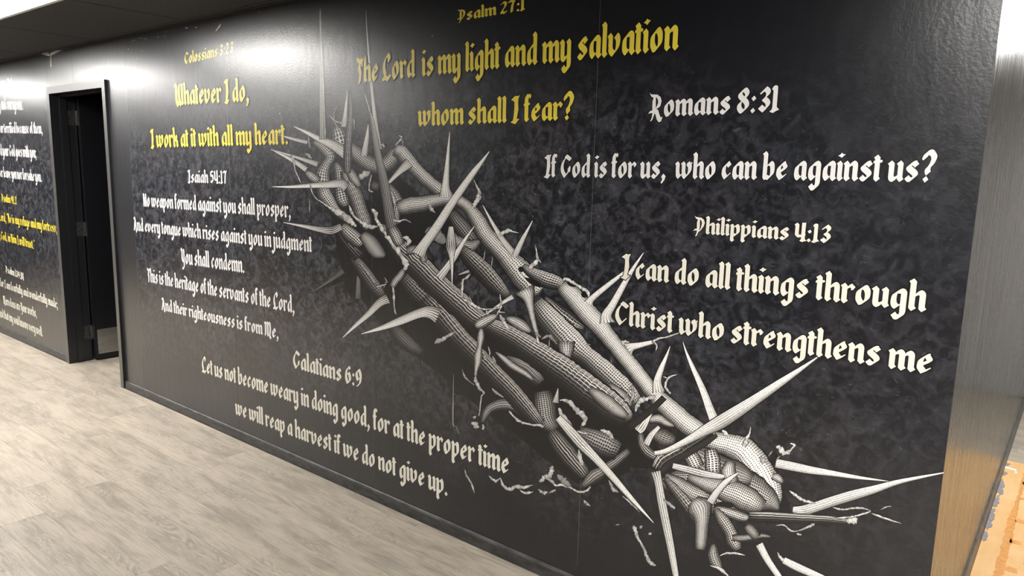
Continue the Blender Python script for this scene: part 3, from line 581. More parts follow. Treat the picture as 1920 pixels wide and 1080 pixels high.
    ['b',.95,.62,9,.0091,.3,(-1.5315,1.2313,-1.5682,1.1894),(-1.4723,1.2098,-1.5273,1.1531),(-1.4239,1.1747,-1.4861,1.1183),(-1.3882,1.144,-1.4478,1.0863),(-1.3472,1.1153,-1.4069,1.0585),(-1.3083,1.0704,-1.3593,1.0248),(-1.2634,1.0271,-1.3098,.9842),(-1.2175,.986,-1.2629,.9428),(-1.1724,.9455,-1.2167,.9021),(-1.1285,.9061,-1.1708,.8617),(-1.0884,.8802,-1.1319,.8264),(-1.0452,.8591,-1.0899,.7967),(-.9908,.8268,-1.0314,.7631),(-.9437,.8059,-.9776,.7401),(-.9007,.7912,-.9224,.723),(-.853,.7949,-.8692,.7194),(-.7891,.7945,-.8306,.7098),(-.7378,.7622,-.8064,.6817),(-.7087,.726,-.7815,.6565),(-.6814,.6884,-.7617,.624),(-.6684,.6482,-.7412,.5941),(-.6703,.604,-.7061,.5761)],
    ['k',(-1.5233,1.2238),(-1.5115,1.2313),(-1.482,1.2205),(-1.4864,1.2118),(-1.5107,1.213)],
    ['k',(-1.4569,1.1931),(-1.443,1.2009),(-1.4308,1.1903),(-1.4372,1.1774),(-1.4539,1.1793)],
    ['w',.95,.75,3,.0106,.3,(-1.5431,1.2377,-1.5386,1.2264),(-1.5219,1.2441,-1.526,1.232),(-1.4786,1.2281,-1.4856,1.2169),(-1.4494,1.2153,-1.4565,1.2042),(-1.4235,1.2049,-1.4343,1.1963),(-1.4142,1.182,-1.4275,1.1771)],
    ['b',.85,.36,8,.0603,.8,(-2.5635,1.3814,-2.6044,1.3497),(-2.4927,1.3545,-2.5582,1.3103),(-2.4224,1.3131,-2.5065,1.2529),(-2.346,1.2848,-2.442,1.2056),(-2.2724,1.2462,-2.3779,1.1606),(-2.191,1.196,-2.2909,1.1092),(-2.1124,1.1521,-2.2057,1.0635),(-2.0348,1.111,-2.124,1.0221),(-1.9649,1.068,-2.0385,.985),(-1.9061,1.0342,-1.9584,.9663)],
    ['b',.9,.36,9,.0303,.95,(-1.9227,1.0395,-1.9596,.9721),(-1.8473,1.0274,-1.8884,.9522),(-1.7572,1.0105,-1.8079,.9292),(-1.6685,.9852,-1.731,.8941),(-1.5866,.9596,-1.6521,.8612),(-1.5055,.9341,-1.5775,.8299),(-1.4279,.9011,-1.5034,.7953),(-1.3548,.8702,-1.4291,.7607),(-1.2866,.8384,-1.3541,.7331),(-1.2363,.8053,-1.2882,.7195),(-1.2147,.7739,-1.2414,.727)],
    ['b',.85,.4,9,.0079,.3,(-1.3963,.8419,-1.4118,.8182),(-1.3285,.8288,-1.3598,.7823),(-1.2705,.8009,-1.3003,.7545),(-1.2307,.7722,-1.2441,.7487)],
    ['w',.95,.75,3,.0151,.3,(-2.6286,1.4519,-2.6501,1.4368),(-2.5958,1.4309,-2.6232,1.4212),(-2.5955,1.3999,-2.6165,1.3931),(-2.5602,1.3725,-2.5853,1.3601),(-2.5276,1.3379,-2.5521,1.3251),(-2.4854,1.306,-2.5145,1.289),(-2.4314,1.2609,-2.4613,1.245),(-2.3834,1.2079,-2.4248,1.1985),(-2.4158,1.1716,-2.4345,1.1767)],
    ['b',.8,.42,6,.0139,0,(-2.4064,1.288,-2.4016,1.2498),(-2.3157,1.2993,-2.3341,1.2618),(-2.2689,1.2575,-2.3133,1.2429),(-2.2811,1.225,-2.3141,1.2265)],
    ['b',.92,.36,8,.0354,.3,(-2.8169,1.6243,-2.8623,1.6124),(-2.7761,1.585,-2.849,1.5615),(-2.7352,1.5549,-2.8279,1.5224),(-2.7027,1.5077,-2.7989,1.4809),(-2.6726,1.4461,-2.7684,1.419),(-2.6469,1.3977,-2.7333,1.3698),(-2.6422,1.3557,-2.6923,1.3391)],
    ['b',.85,.42,6,.0129,0,(-2.7719,1.6348,-2.8271,1.6134),(-2.734,1.5935,-2.7876,1.5709),(-2.706,1.5532,-2.7385,1.5383)],
    ['w',.9,.75,3,.016,.3,(-2.7952,1.4563,-2.8101,1.4516),(-2.7653,1.4165,-2.7857,1.4072),(-2.729,1.3951,-2.7438,1.3822),(-2.6603,1.3749,-2.6736,1.3503),(-2.5979,1.3746,-2.5997,1.3546)],
    ['b',.6,.4,12,.0083,.2,(-1.0979,.5569,-1.0969,.541),(-1.0332,.6115,-1.0393,.5229),(-.9368,.6497,-.9569,.4987),(-.8501,.6644,-.8539,.5041),(-.7573,.6796,-.769,.5443),(-.688,.6365,-.7146,.5715),(-.6698,.5921,-.6783,.579)],
    ['b',.5,.4,8,.0067,.1,(-.9978,.7238,-1.0133,.7032),(-.9292,.7227,-.9792,.6349),(-.8712,.7099,-.9003,.6098),(-.8034,.7044,-.8205,.6209),(-.7615,.6763,-.7718,.6389)],
    ['w',.85,.75,3,.0095,.3,(-1.208,.7889,-1.1997,.7883),(-1.2044,.8164,-1.1889,.8122),(-1.1879,.8464,-1.1736,.8291),(-1.1594,.8559,-1.1521,.8386),(-1.1311,.8717,-1.1237,.8589)],
    ['k',(-1.1884,.8221),(-1.1738,.8294),(-1.1685,.8107),(-1.1806,.798)],
    ['k',(-1.1557,.8473),(-1.143,.8461),(-1.1485,.8331),(-1.1592,.8346)],
    ['b',.6,.34,8,.0164,0,(-1.1293,.7487,-1.143,.717),(-1.0774,.7514,-1.0972,.6915),(-1.0404,.7388,-1.0481,.7029)],
    ['b',.75,.34,5,0,.4,(-1.1696,.7185,-1.1946,.7082),(-1.1599,.6876,-1.1874,.6707),(-1.1398,.6704,-1.1657,.6382),(-1.1122,.658,-1.1236,.6254),(-1.0877,.6579,-1.0898,.6337)],
    ['b',.95,.42,5,.0073,.2,(-1.1573,.7774,-1.1532,.7587),(-1.1107,.8003,-1.1133,.7685),(-1.0758,.788,-1.085,.7646),(-1.0495,.7775,-1.0536,.7658)],
    ['t',1,.7,4,0,.4,(-1.1313,.8173,-1.1387,.8196),(-1.1447,.7773,-1.1631,.7835),(-1.1611,.7321,-1.1932,.7455),(-1.1793,.7128,-1.203,.7255)],
    ['t',1,.7,3,0,.4,(-1.1034,.7529,-1.1129,.7586),(-1.1265,.7156,-1.1441,.7228),(-1.1428,.6754,-1.1656,.6811)],
    ['t',.02,.7,4,0,.4,(-1.0869,.8613,-1.1018,.8721),(-1.1277,.8127,-1.1423,.8241),(-1.1707,.7649,-1.1874,.7798),(-1.2169,.7175,-1.2363,.7356)],
    ['b',.95,.4,5,.0087,.1,(-.9846,.7148,-1.0131,.6886),(-.9563,.6945,-.9986,.6584),(-.9341,.6613,-.9771,.6265)],
    ['b',.95,.44,4,.011,.1,(-.8969,.7328,-.933,.7157),(-.8811,.6988,-.9286,.6792),(-.8737,.6504,-.9217,.6326)],
    ['b',.8,.38,8,.0087,.2,(-1.0674,.5963,-1.0777,.5767),(-1.004,.5908,-1.028,.5441),(-.953,.5814,-.9765,.5177),(-.8987,.5802,-.9137,.5167)],
    ['b',.9,.42,10,.0083,.2,(-.9838,.6212,-.9929,.5892),(-.9027,.627,-.917,.572),(-.8332,.6353,-.8542,.558),(-.765,.6299,-.7935,.547),(-.7149,.6002,-.7349,.5486)],
    ['b',.9,.48,6,.0066,0,(-.8279,.7019,-.8565,.6998),(-.8237,.6717,-.8699,.6523),(-.8119,.6424,-.8435,.6175)],
    ['b',.7,.34,5,.0174,.6,(-1.0663,.5808,-1.0811,.5635),(-1.0149,.5513,-1.0414,.5205),(-.9642,.5131,-.9979,.4772),(-.9358,.4688,-.9612,.444)],
    ['k',(-.8897,.5325),(-.8646,.5521),(-.8279,.56),(-.816,.5487),(-.8483,.5344),(-.8815,.5236)],
    ['b',.85,.42,5,.0081,.2,(-.8795,.5315,-.8834,.5157),(-.8345,.538,-.8417,.5067),(-.7806,.5371,-.7854,.5062),(-.7676,.5325,-.7668,.5215)],
    ['b',.8,.36,6,.0098,.4,(-.8736,.5256,-.8885,.5102),(-.8383,.5051,-.8705,.4711),(-.8107,.4741,-.845,.4432),(-.7935,.442,-.8314,.4092),(-.7824,.4156,-.8058,.3912)],
    ['b',.65,.4,5,.0063,0,(-.8176,.4469,-.8162,.4281),(-.7792,.4623,-.776,.4406),(-.7217,.4863,-.7199,.4719),(-.6916,.4894,-.6918,.4819)],
    ['b',.75,.4,6,0,0,(-.7641,.5091,-.7801,.4849),(-.7422,.4996,-.7642,.4697),(-.725,.4781,-.7429,.4557)],
    ['b',.75,.42,8,.0058,0,(-.9503,.5426,-.9758,.5066),(-.9029,.5406,-.9745,.4768),(-.9003,.4897,-.9567,.4642),(-.9032,.4516,-.9491,.437),(-.9035,.4014,-.9458,.3893),(-.9084,.3597,-.9431,.3506)],
    ['b',.6,.4,5,.0083,0,(-.8703,.3951,-.889,.3884),(-.8588,.3637,-.8951,.343),(-.8472,.3375,-.8755,.3098),(-.842,.3205,-.8524,.3061)],
    ['w',.95,.75,3,.0082,.3,(-.8847,.3136,-.8861,.3075),(-.8483,.3179,-.8534,.3059),(-.8133,.298,-.8178,.2904)],
    ['w',1,.75,3,.0081,.3,(-.8551,.3594,-.8534,.3564),(-.8337,.3791,-.832,.3721),(-.8001,.3915,-.8003,.3838),(-.7691,.3934,-.7696,.3894)],
    ['t',.8,.7,4,0,.4,(-3.1265,1.7448,-3.1188,1.7622),(-3.2379,1.7634,-3.2312,1.7768),(-3.3986,1.7978,-3.3975,1.7999)],
    ['t',.85,.7,3,0,.4,(-3.1492,1.6069,-3.1236,1.6295),(-3.2656,1.6569,-3.2492,1.6731),(-3.4423,1.7178,-3.4399,1.7203)],
    ['t',.7,.7,3,0,.4,(-3.0505,1.6335,-3.036,1.6586),(-3.2057,1.6696,-3.1979,1.683),(-3.4271,1.7152,-3.4259,1.7173)],
    ['t',.85,.7,5,0,.4,(-2.8228,1.6663,-2.7736,1.7124),(-2.9348,1.722,-2.9016,1.7574),(-3.0404,1.7595,-3.0211,1.7827),(-3.1358,1.7965,-3.1236,1.8105),(-3.2375,1.8331,-3.2355,1.8355)],
    ['t',.5,.7,3,0,.4,(-3.0223,1.7656,-2.9716,1.7658),(-3.0175,1.9246,-2.9754,1.9236),(-3.0098,2.1757,-2.9848,2.1741),(-3.0061,2.348,-2.9946,2.3469),(-3.0006,2.3816,-2.9981,2.3813)],
    ['w',.8,.75,3,.0175,.3,(-2.9816,1.7654,-2.9699,1.7657),(-2.9888,1.9237,-2.9788,1.9236),(-2.9999,2.2245,-2.9916,2.224),(-2.998,2.3715,-2.993,2.371)],
    ['t',.85,.7,4,0,.4,(-2.8549,1.8264,-2.8154,1.8224),(-2.8362,1.8824,-2.8079,1.8798),(-2.8055,1.9909,-2.8024,1.9906)],
    ['b',.6,.34,5,.0394,.2,(-2.786,1.99,-2.7907,1.99),(-2.7686,1.904,-2.7959,1.9049),(-2.7683,1.8171,-2.8152,1.8202),(-2.7774,1.7433,-2.8327,1.7455),(-2.7831,1.6442,-2.8389,1.644),(-2.7918,1.6067,-2.8317,1.6058)],
    ['t',.9,.7,6,0,.4,(-2.712,1.6923,-2.6669,1.6879),(-2.6781,1.7815,-2.6528,1.779),(-2.6588,1.8333,-2.6558,1.8331)],
    ['t',.8,.7,3,.0126,.4,(-2.599,1.7178,-2.5628,1.7213),(-2.6165,1.8144,-2.5874,1.8164),(-2.6337,1.9345,-2.6118,1.9352),(-2.6505,2.0773,-2.6359,2.0772),(-2.6658,2.2652,-2.66,2.2649),(-2.6668,2.3345,-2.6646,2.3343)],
    ['w',.8,.75,3,.0158,.3,(-2.6977,2.0147,-2.702,2.0141),(-2.6556,1.925,-2.6642,1.9237),(-2.6289,1.8696,-2.6402,1.8677)],
    ['t',.42,.34,6,0,-.9,(-2.5281,1.327,-2.4504,1.3433),(-2.5497,1.4254,-2.4855,1.4367),(-2.5816,1.571,-2.5243,1.5798),(-2.6138,1.6927,-2.5705,1.6983),(-2.6399,1.8386,-2.6151,1.841),(-2.6476,1.8926,-2.6432,1.8931)],
    ['b',.7,.42,5,.0118,0,(-2.4707,1.3829,-2.5289,1.3593),(-2.432,1.3379,-2.4963,1.3117),(-2.4136,1.3006,-2.4649,1.2798)],
    ['w',.85,.75,3,.0145,.3,(-2.4856,1.4107,-2.4918,1.3964),(-2.4531,1.4045,-2.4531,1.3924),(-2.4103,1.4118,-2.4116,1.4046),(-2.3686,1.3978,-2.3704,1.3951)],
    ['t',.9,.7,6,0,.4,(-2.1949,1.5185,-2.1141,1.5283),(-2.183,1.5633,-2.1391,1.5642),(-2.1651,1.6538,-2.1403,1.6529),(-2.1507,1.7422,-2.1384,1.7415),(-2.1403,1.7923,-2.1379,1.7921)],
    ['t',.95,.7,6,0,.4,(-2.3636,1.2684,-2.2864,1.2452),(-2.3166,1.3122,-2.2662,1.2928),(-2.2315,1.3993,-2.1884,1.3815),(-2.1347,1.5105,-2.0985,1.4947),(-2.0263,1.6231,-1.9998,1.6096),(-1.9631,1.6769,-1.9492,1.6694),(-1.9215,1.7123,-1.9187,1.7108)],
    ['t',.9,.5,6,0,.6,(-2.8441,1.5187,-2.7982,1.5561),(-2.8671,1.5363,-2.8551,1.577),(-2.9637,1.5328,-2.9662,1.564),(-3.1163,1.5278,-3.1176,1.5491),(-3.2772,1.5214,-3.2773,1.5346),(-3.4413,1.5216,-3.4412,1.5238)],
    ['t',.75,.45,4,0,.5,(-2.8572,1.3329,-2.8744,1.361),(-2.9382,1.3051,-2.9446,1.3415),(-3.0397,1.3086,-3.0322,1.3357),(-3.1724,1.3212,-3.1667,1.3378),(-3.3481,1.3362,-3.3471,1.339)],
    ['t',.85,.5,5,0,.4,(-2.5121,1.0139,-2.5417,1.0509),(-2.5707,.9921,-2.6033,1.016),(-2.6591,.9274,-2.6857,.9427),(-2.765,.8569,-2.7813,.8663),(-2.8642,.789,-2.867,.7906)],
    ['t',.9,.5,6,0,.4,(-2.2167,.9645,-2.1824,1.0316),(-2.2596,.98,-2.2521,1.034),(-2.3154,.9725,-2.3318,1.0077),(-2.4378,.9221,-2.4559,.9524),(-2.5719,.875,-2.5813,.8932),(-2.7207,.8311,-2.7218,.8334)],
    ['t',.95,.7,3,0,.4,(-2.2142,1.1763,-2.1753,1.1592),(-2.1596,1.2288,-2.1285,1.2156),(-2.1109,1.2823,-2.0846,1.2724),(-2.0544,1.3482,-2.039,1.3421),(-1.9953,1.4074,-1.9928,1.4063)],
    ['t',.85,.5,5,0,.4,(-2.115,1.3967,-2.14,1.395),(-2.0984,1.3187,-2.1547,1.3133),(-2.1082,1.2722,-2.137,1.2687),(-2.1122,1.2024,-2.1247,1.2009),(-2.1165,1.1275,-2.1184,1.1273)],
    ['t',.95,.7,4,0,.4,(-1.7886,1.2973,-1.7639,1.3157),(-1.8465,1.3502,-1.8242,1.3643),(-1.9004,1.4185,-1.8859,1.4259),(-1.9507,1.4942,-1.9477,1.4956)],
    ['w',.95,.75,3,.0127,.3,(-2.0176,1.4806,-1.997,1.4728),(-1.9976,1.5077,-1.9769,1.5003),(-1.9871,1.5289,-1.9591,1.5238),(-1.9792,1.5467,-1.9621,1.5497),(-1.9897,1.5722,-1.9818,1.5751),(-2.0055,1.6008,-2.0023,1.6019)],
    ['w',.9,.75,3,.0127,.3,(-1.9606,1.5219,-1.9564,1.5234),(-1.9759,1.542,-1.9652,1.5457)],
    ['t',.95,.7,4,0,.4,(-1.7898,1.306,-1.7625,1.2985),(-1.7502,1.372,-1.7309,1.3659),(-1.6944,1.4478,-1.6921,1.447)],
    ['w',.95,.75,3,.012,.3,(-1.8662,1.3794,-1.8556,1.37),(-1.8423,1.3985,-1.8303,1.3847),(-1.8133,1.4102,-1.8103,1.3935),(-1.789,1.4023,-1.7908,1.396),(-1.7596,1.3966,-1.7606,1.3932)],
    ['w',.95,.75,3,.0114,.3,(-1.7172,1.2613,-1.7032,1.2497),(-1.6887,1.2864,-1.6703,1.2729),(-1.6746,1.2969,-1.6544,1.2947),(-1.6719,1.3219,-1.6643,1.3234),(-1.6784,1.357,-1.6758,1.3575)],
    ['w',.95,.75,3,.0113,.3,(-1.662,1.3064,-1.6676,1.3018),(-1.6434,1.2915,-1.649,1.2869)],
    ['t',.7,.7,4,0,.4,(-2.0176,1.2113,-2.0227,1.2219),(-2.0452,1.2028,-2.0494,1.211),(-2.0805,1.1933,-2.0813,1.1949)],
    ['w',.8,.75,3,.0129,.3,(-2.0106,1.2016,-2.0171,1.2057),(-2.0299,1.1818,-2.0395,1.1891),(-2.05,1.1708,-2.0617,1.1724),(-2.0508,1.1284,-2.0656,1.1269),(-2.0521,1.0938,-2.0631,1.0924)],
    ['t',.95,.7,4,.0061,.4,(-1.4389,1.1611,-1.4007,1.15),(-1.4185,1.1836,-1.3997,1.1705),(-1.3499,1.2407,-1.3368,1.2288),(-1.2794,1.2944,-1.272,1.2873)],
    ['t',.95,.7,4,0,.4,(-1.3674,1.0889,-1.3054,1.1056),(-1.362,1.1283,-1.3226,1.1242),(-1.3304,1.1738,-1.3047,1.1647),(-1.2832,1.2563,-1.264,1.2489),(-1.2439,1.3162,-1.2328,1.3113),(-1.2066,1.3664,-1.2045,1.3653)],
    ['t',.95,.7,4,0,.4,(-1.7753,1.1297,-1.7886,1.1453),(-1.8237,1.1046,-1.833,1.1145),(-1.8958,1.0594,-1.901,1.0647),(-1.9405,1.0341,-1.9429,1.0369)],
    ['w',.95,.75,3,.0124,.3,(-2.0525,1.0968,-2.0565,1.0901),(-2.0192,1.0925,-2.0283,1.0794),(-1.9825,1.0802,-1.9919,1.0648),(-1.9416,1.0687,-1.9431,1.0613),(-1.8849,1.0765,-1.8836,1.0695),(-1.8434,1.0919,-1.8403,1.0837)],
    ['w',.8,.75,3,.0127,.3,(-2.0154,1.111,-2.0209,1.1084),(-1.9971,1.0891,-2.008,1.0839)],
    ['w',.9,.75,3,.0121,.3,(-1.8444,1.1387,-1.8533,1.1369),(-1.8362,1.0883,-1.8475,1.0873),(-1.8481,1.0695,-1.8571,1.063),(-1.8183,1.0689,-1.8191,1.0644)],
    ['w',.85,.75,3,.0121,.3,(-1.8501,1.0674,-1.8609,1.0687),(-1.8591,1.0463,-1.8678,1.0473)],
    ['w',.9,.75,3,.0123,.3,(-1.9174,1.0672,-1.9263,1.0639),(-1.9046,1.0482,-1.9205,1.0404),(-1.8855,1.0361,-1.9097,1.0206)],
    ['b',.9,.5,5,.0122,.2,(-1.9881,.9949,-1.9706,.9733),(-1.954,1.0222,-1.9282,.9898),(-1.901,1.0466,-1.8828,1.0208),(-1.8679,1.0545,-1.859,1.0392)],
    ['w',.9,.75,3,.0119,.3,(-1.8367,1.0594,-1.8564,1.0481),(-1.8165,1.0337,-1.8356,1.0219),(-1.8,1.012,-1.8115,1.0008),(-1.7821,1.0032,-1.7845,.9989)],
    ['b',.8,.46,5,.0092,0,(-1.8088,1.0542,-1.8162,1.0365),(-1.7575,1.0579,-1.7784,1.0194),(-1.711,1.0418,-1.7367,1.0051),(-1.6798,1.0157,-1.6916,.9997)],
    ['b',.9,.5,5,.01,0,(-1.9346,.9813,-1.9582,.9787),(-1.9294,.9448,-1.9678,.9411),(-1.9418,.9012,-1.9654,.8999),(-1.941,.8659,-1.9827,.8627),(-1.9462,.8304,-1.982,.8274),(-1.9634,.7928,-1.9813,.7915),(-1.9658,.7693,-1.9839,.767)],
    ['w',.75,.75,3,.0123,.3,(-1.9677,.7702,-1.9821,.7661),(-1.96,.7507,-1.9828,.7398),(-1.9422,.7247,-1.957,.7136),(-1.9194,.7053,-1.931,.701),(-1.9357,.6836,-1.9438,.6834),(-1.9444,.6205,-1.9504,.6198),(-1.95,.5953,-1.9559,.5948)],
    ['w',.8,.75,3,.0122,.3,(-1.9372,.8668,-1.9384,.8611),(-1.9067,.868,-1.9038,.8625),(-1.901,.8821,-1.8928,.8836),(-1.9092,.9076,-1.9035,.9097)],
    ['w',.5,.75,3,.0126,.3,(-2.05,.7849,-2.0547,.7827),(-2.0309,.757,-2.0415,.75),(-2.0087,.7422,-2.0135,.7369),(-1.9786,.7287,-1.9816,.7251)],
    ['w',.7,.75,3,.0133,.3,(-2.2223,.8725,-2.2137,.8665),(-2.2065,.8942,-2.1901,.8758),(-2.1716,.9077,-2.1598,.8924),(-2.138,.9244,-2.1293,.9151),(-2.1006,.9478,-2.0909,.9371)],
    ['w',.85,.75,3,.0121,.3,(-1.869,.8489,-1.8592,.8554),(-1.886,.8692,-1.8781,.8744)],
    ['b',.8,.5,5,.0094,.2,(-1.8617,.8972,-1.8687,.8889),(-1.8129,.884,-1.8305,.8633),(-1.7696,.8651,-1.7881,.8395),(-1.7021,.8429,-1.7165,.8216),(-1.6634,.8201,-1.673,.8078)],
    ['w',.9,.75,3,.0112,.3,(-1.6528,1.0007,-1.6599,.9983),(-1.6421,.9742,-1.6527,.9672),(-1.6196,.9596,-1.6221,.9564)],
    ['w',.85,.75,3,.0112,.3,(-1.6628,1.0129,-1.6664,1.0093),(-1.6342,.9975,-1.6413,.9902)],
    ['w',.5,.75,3,.0111,.3,(-1.6359,.9876,-1.6338,.9839),(-1.5942,1.0134,-1.5995,.9963),(-1.5543,.9831,-1.5611,.9759)],
    ['w',.4,.75,3,.011,.3,(-1.5887,.993,-1.5989,.9922),(-1.5958,.9515,-1.5988,.9512)],
    ['w',.9,.75,3,.0098,.3,(-1.271,1.0451,-1.2787,1.03),(-1.2483,1.0422,-1.2611,1.02),(-1.2233,1.0356,-1.2415,1.0067)],
    ['t',.95,.7,4,0,.4,(-1.2633,1.0317,-1.231,.9938),(-1.2363,1.0373,-1.2246,1.0135),(-1.2039,1.0453,-1.198,1.0274),(-1.1515,1.0627,-1.1475,1.0507)],
    ['w',.95,.75,3,.0093,.3,(-1.1588,1.0583,-1.1524,1.0492),(-1.1314,1.0748,-1.1282,1.0681),(-1.1008,1.0849,-1.0988,1.0793),(-1.0774,1.0958,-1.0754,1.0911),(-1.0429,1.1125,-1.0408,1.1079)],
    ['w',.95,.75,3,.0094,.3,(-1.1444,1.0618,-1.1507,1.0561),(-1.1308,1.0472,-1.1379,1.0445),(-1.1357,1.0261,-1.1389,1.0262)],
    ['t',.97,.7,4,0,.4,(-1.1381,.8735,-1.094,.8893),(-1.1388,.9168,-1.1101,.9202),(-1.1227,.9667,-1.1031,.9639),(-1.1005,1.0154,-1.0906,1.0136),(-1.0846,1.0528,-1.0831,1.0525)],
    ['w',.95,.75,3,.0092,.3,(-1.0757,.8809,-1.0664,.8896),(-1.0976,.9058,-1.0881,.9094),(-1.088,.9376,-1.0809,.935),(-1.0726,.9511,-1.0696,.9461),(-1.05,.9596,-1.0493,.9575)],
    ['w',.95,.75,3,.0092,.3,(-1.1023,.9429,-1.1039,.9375),(-1.0854,.9416,-1.0878,.9339)],
    ['t',1,.7,4,.0053,.4,(-.92,.8146,-.8902,.8345),(-.9373,.8531,-.912,.869),(-.9659,.9187,-.9456,.9315),(-1.0017,.9875,-.9881,.9961),(-1.025,1.0372,-1.0179,1.0411),(-1.0383,1.0752,-1.0369,1.0759)],
    ['b',.9,.3,4,.0285,.9,(-1.126,.6041,-1.0875,.5893),(-1.1016,.6559,-1.0628,.6235),(-1.0412,.7095,-1.0068,.6689),(-.9734,.7682,-.9445,.7334),(-.925,.804,-.9025,.7735)],
    ['t',1,.6,6,.0056,.7,(-1.1209,.6608,-1.1163,.6464),(-1.0779,.6831,-1.0701,.6682),(-1.0126,.7355,-1.0003,.7182),(-.9511,.7943,-.9326,.7691),(-.9007,.8412,-.8758,.8088),(-.8401,.8938,-.8166,.8656),(-.7804,.9453,-.7613,.9229),(-.7149,1.0037,-.7005,.9865),(-.6512,1.0584,-.6431,1.0488),(-.5943,1.1082,-.5927,1.1063)],
    ['t',.03,.7,4,0,.4,(-1.0953,.596,-1.0838,.5872),(-1.0547,.6491,-1.0397,.6339),(-.9994,.6944,-.9884,.6807),(-.9443,.7435,-.9331,.7304),(-.8978,.7843,-.8909,.7767)],
    ['t',.95,.7,3,0,.4,(-1.0445,.638,-1.0481,.6178),(-.9878,.6422,-.9922,.6182),(-.9297,.6435,-.9329,.6199),(-.8742,.6473,-.8752,.6301),(-.8603,.6468,-.8598,.6393)],
    ['t',.95,.7,5,0,.4,(-.913,.5402,-.89,.5328),(-.8893,.5859,-.8707,.5777),(-.858,.6318,-.8448,.6216),(-.8136,.6713,-.8113,.669)],
    ['t',.97,.7,5,.0044,.4,(-.6935,.7512,-.6964,.7222),(-.6437,.7544,-.6464,.7258),(-.5877,.7563,-.5893,.7317),(-.5259,.7602,-.5267,.743),(-.4513,.765,-.4516,.7549),(-.3703,.7731,-.3703,.7718)],
    ['t',1,.55,5,.0048,.7,(-.6298,.6089,-.6301,.5909),(-.6038,.6209,-.5978,.5909),(-.5681,.6442,-.5572,.6173),(-.5237,.6757,-.5129,.6493),(-.4658,.7144,-.456,.6881),(-.4092,.747,-.4017,.7269),(-.341,.7875,-.3373,.776),(-.2381,.8387,-.2373,.8358)],
    ['b',.8,.36,4,0,.9,(-.7666,.5478,-.7649,.5146),(-.7061,.5658,-.7048,.533),(-.6071,.5913,-.606,.5629),(-.5132,.6154,-.5128,.5911),(-.4528,.6218,-.453,.608)],
    ['w',.8,.75,3,.007,.3,(-.4733,.6234,-.4686,.6045),(-.4582,.6367,-.4491,.6098),(-.4458,.6391,-.4393,.6252)],
    ['w',.85,.75,3,.007,.3,(-.5139,.611,-.513,.6057),(-.4624,.6333,-.4613,.6283),(-.4387,.648,-.4369,.6433),(-.4126,.6675,-.4081,.6657),(-.4284,.6662,-.428,.6723),(-.4568,.6585,-.4576,.6644),(-.4859,.6439,-.4863,.65),(-.5139,.6421,-.5133,.6477)],
    ['w',.85,.75,3,.0068,.3,(-.4063,.6637,-.4075,.6583),(-.3757,.6611,-.3769,.6543),(-.3264,.6578,-.327,.6545)],
    ['w',.6,.75,3,.0068,.3,(-.3835,.6819,-.382,.6794),(-.3706,.6955,-.3688,.691),(-.3564,.7009,-.3559,.6978)],
    ['w',.95,.75,3,.0075,.3,(-.6433,.6612,-.6463,.6551),(-.6236,.6549,-.6282,.6445),(-.5976,.6457,-.6002,.635),(-.5634,.6456,-.564,.6399)],
    ['w',.7,.75,3,.0075,.3,(-.6782,.531,-.6777,.5275),(-.6527,.5425,-.654,.5365),(-.6283,.5309,-.6295,.5249),(-.6038,.5402,-.6027,.537),(-.5751,.5676,-.5706,.5593),(-.5626,.5773,-.5593,.572)],
    ['w',.8,.75,3,.0075,.3,(-.6112,.5284,-.6127,.521),(-.5961,.53,-.5982,.519)],
    ['b',.8,.45,4,.0062,0,(-.7014,.7002,-.7049,.6819),(-.681,.703,-.6912,.6783),(-.6644,.6863,-.6723,.6732)],
    ['w',.9,.75,3,.0077,.3,(-.6956,.7985,-.6998,.7843),(-.6812,.7975,-.6903,.7811),(-.6693,.7889,-.677,.768),(-.6635,.7874,-.6567,.7766),(-.6515,.8012,-.6452,.7974),(-.647,.808,-.6386,.8145),(-.657,.8095,-.6553,.8166)],
    ['w',.7,.75,3,.0078,.3,(-.6954,.7486,-.6929,.7468),(-.6854,.7644,-.6818,.7618)],
    ['w',.6,.75,3,.0079,.3,(-.7215,.7538,-.7187,.7523),(-.7104,.7755,-.706,.7731)],
    ['w',.85,.75,3,.0082,.3,(-.8115,.7636,-.7914,.7605),(-.8011,.7868,-.7877,.785),(-.7967,.7984,-.7867,.7966),(-.7886,.8137,-.7831,.8134),(-.7858,.8357,-.7823,.8359)],
    ['w',.8,.75,3,.008,.3,(-.7423,.7499,-.7518,.7378),(-.7288,.7432,-.7393,.7226),(-.7276,.7384,-.727,.7313)],
    ['w',.9,.75,3,.0083,.3,(-.8716,.8099,-.8829,.7934),(-.8476,.7923,-.8566,.7791)],
    ['t',.97,.7,4,0,.4,(-1.5297,.6975,-1.5515,.6748),(-1.4794,.6691,-1.508,.6389),(-1.4146,.627,-1.4452,.5925),(-1.3439,.5769,-1.3668,.5501),(-1.273,.5257,-1.2924,.5031),(-1.194,.4631,-1.2064,.448),(-1.1062,.3937,-1.1076,.3918)],
    ['t',.9,.55,4,0,.4,(-1.0925,.5969,-1.1283,.5781),(-1.0834,.5559,-1.1115,.542),(-1.0657,.4908,-1.0957,.4756),(-1.0417,.4077,-1.0714,.3915),(-1.0223,.3325,-1.048,.3182),(-.9979,.2286,-1.0174,.2166),(-.9857,.17,-.9895,.1674)],
    ['t',.9,.7,3,.0046,.4,(-.7152,.4573,-.7355,.4375),(-.6855,.4116,-.7019,.3937),(-.6456,.3666,-.6584,.3508),(-.6254,.3379,-.6303,.3315)],
    ['w',.85,.75,3,.0076,.3,(-.6638,.4432,-.6675,.4391),(-.6494,.4309,-.6554,.4204),(-.6236,.4262,-.6293,.4114)],
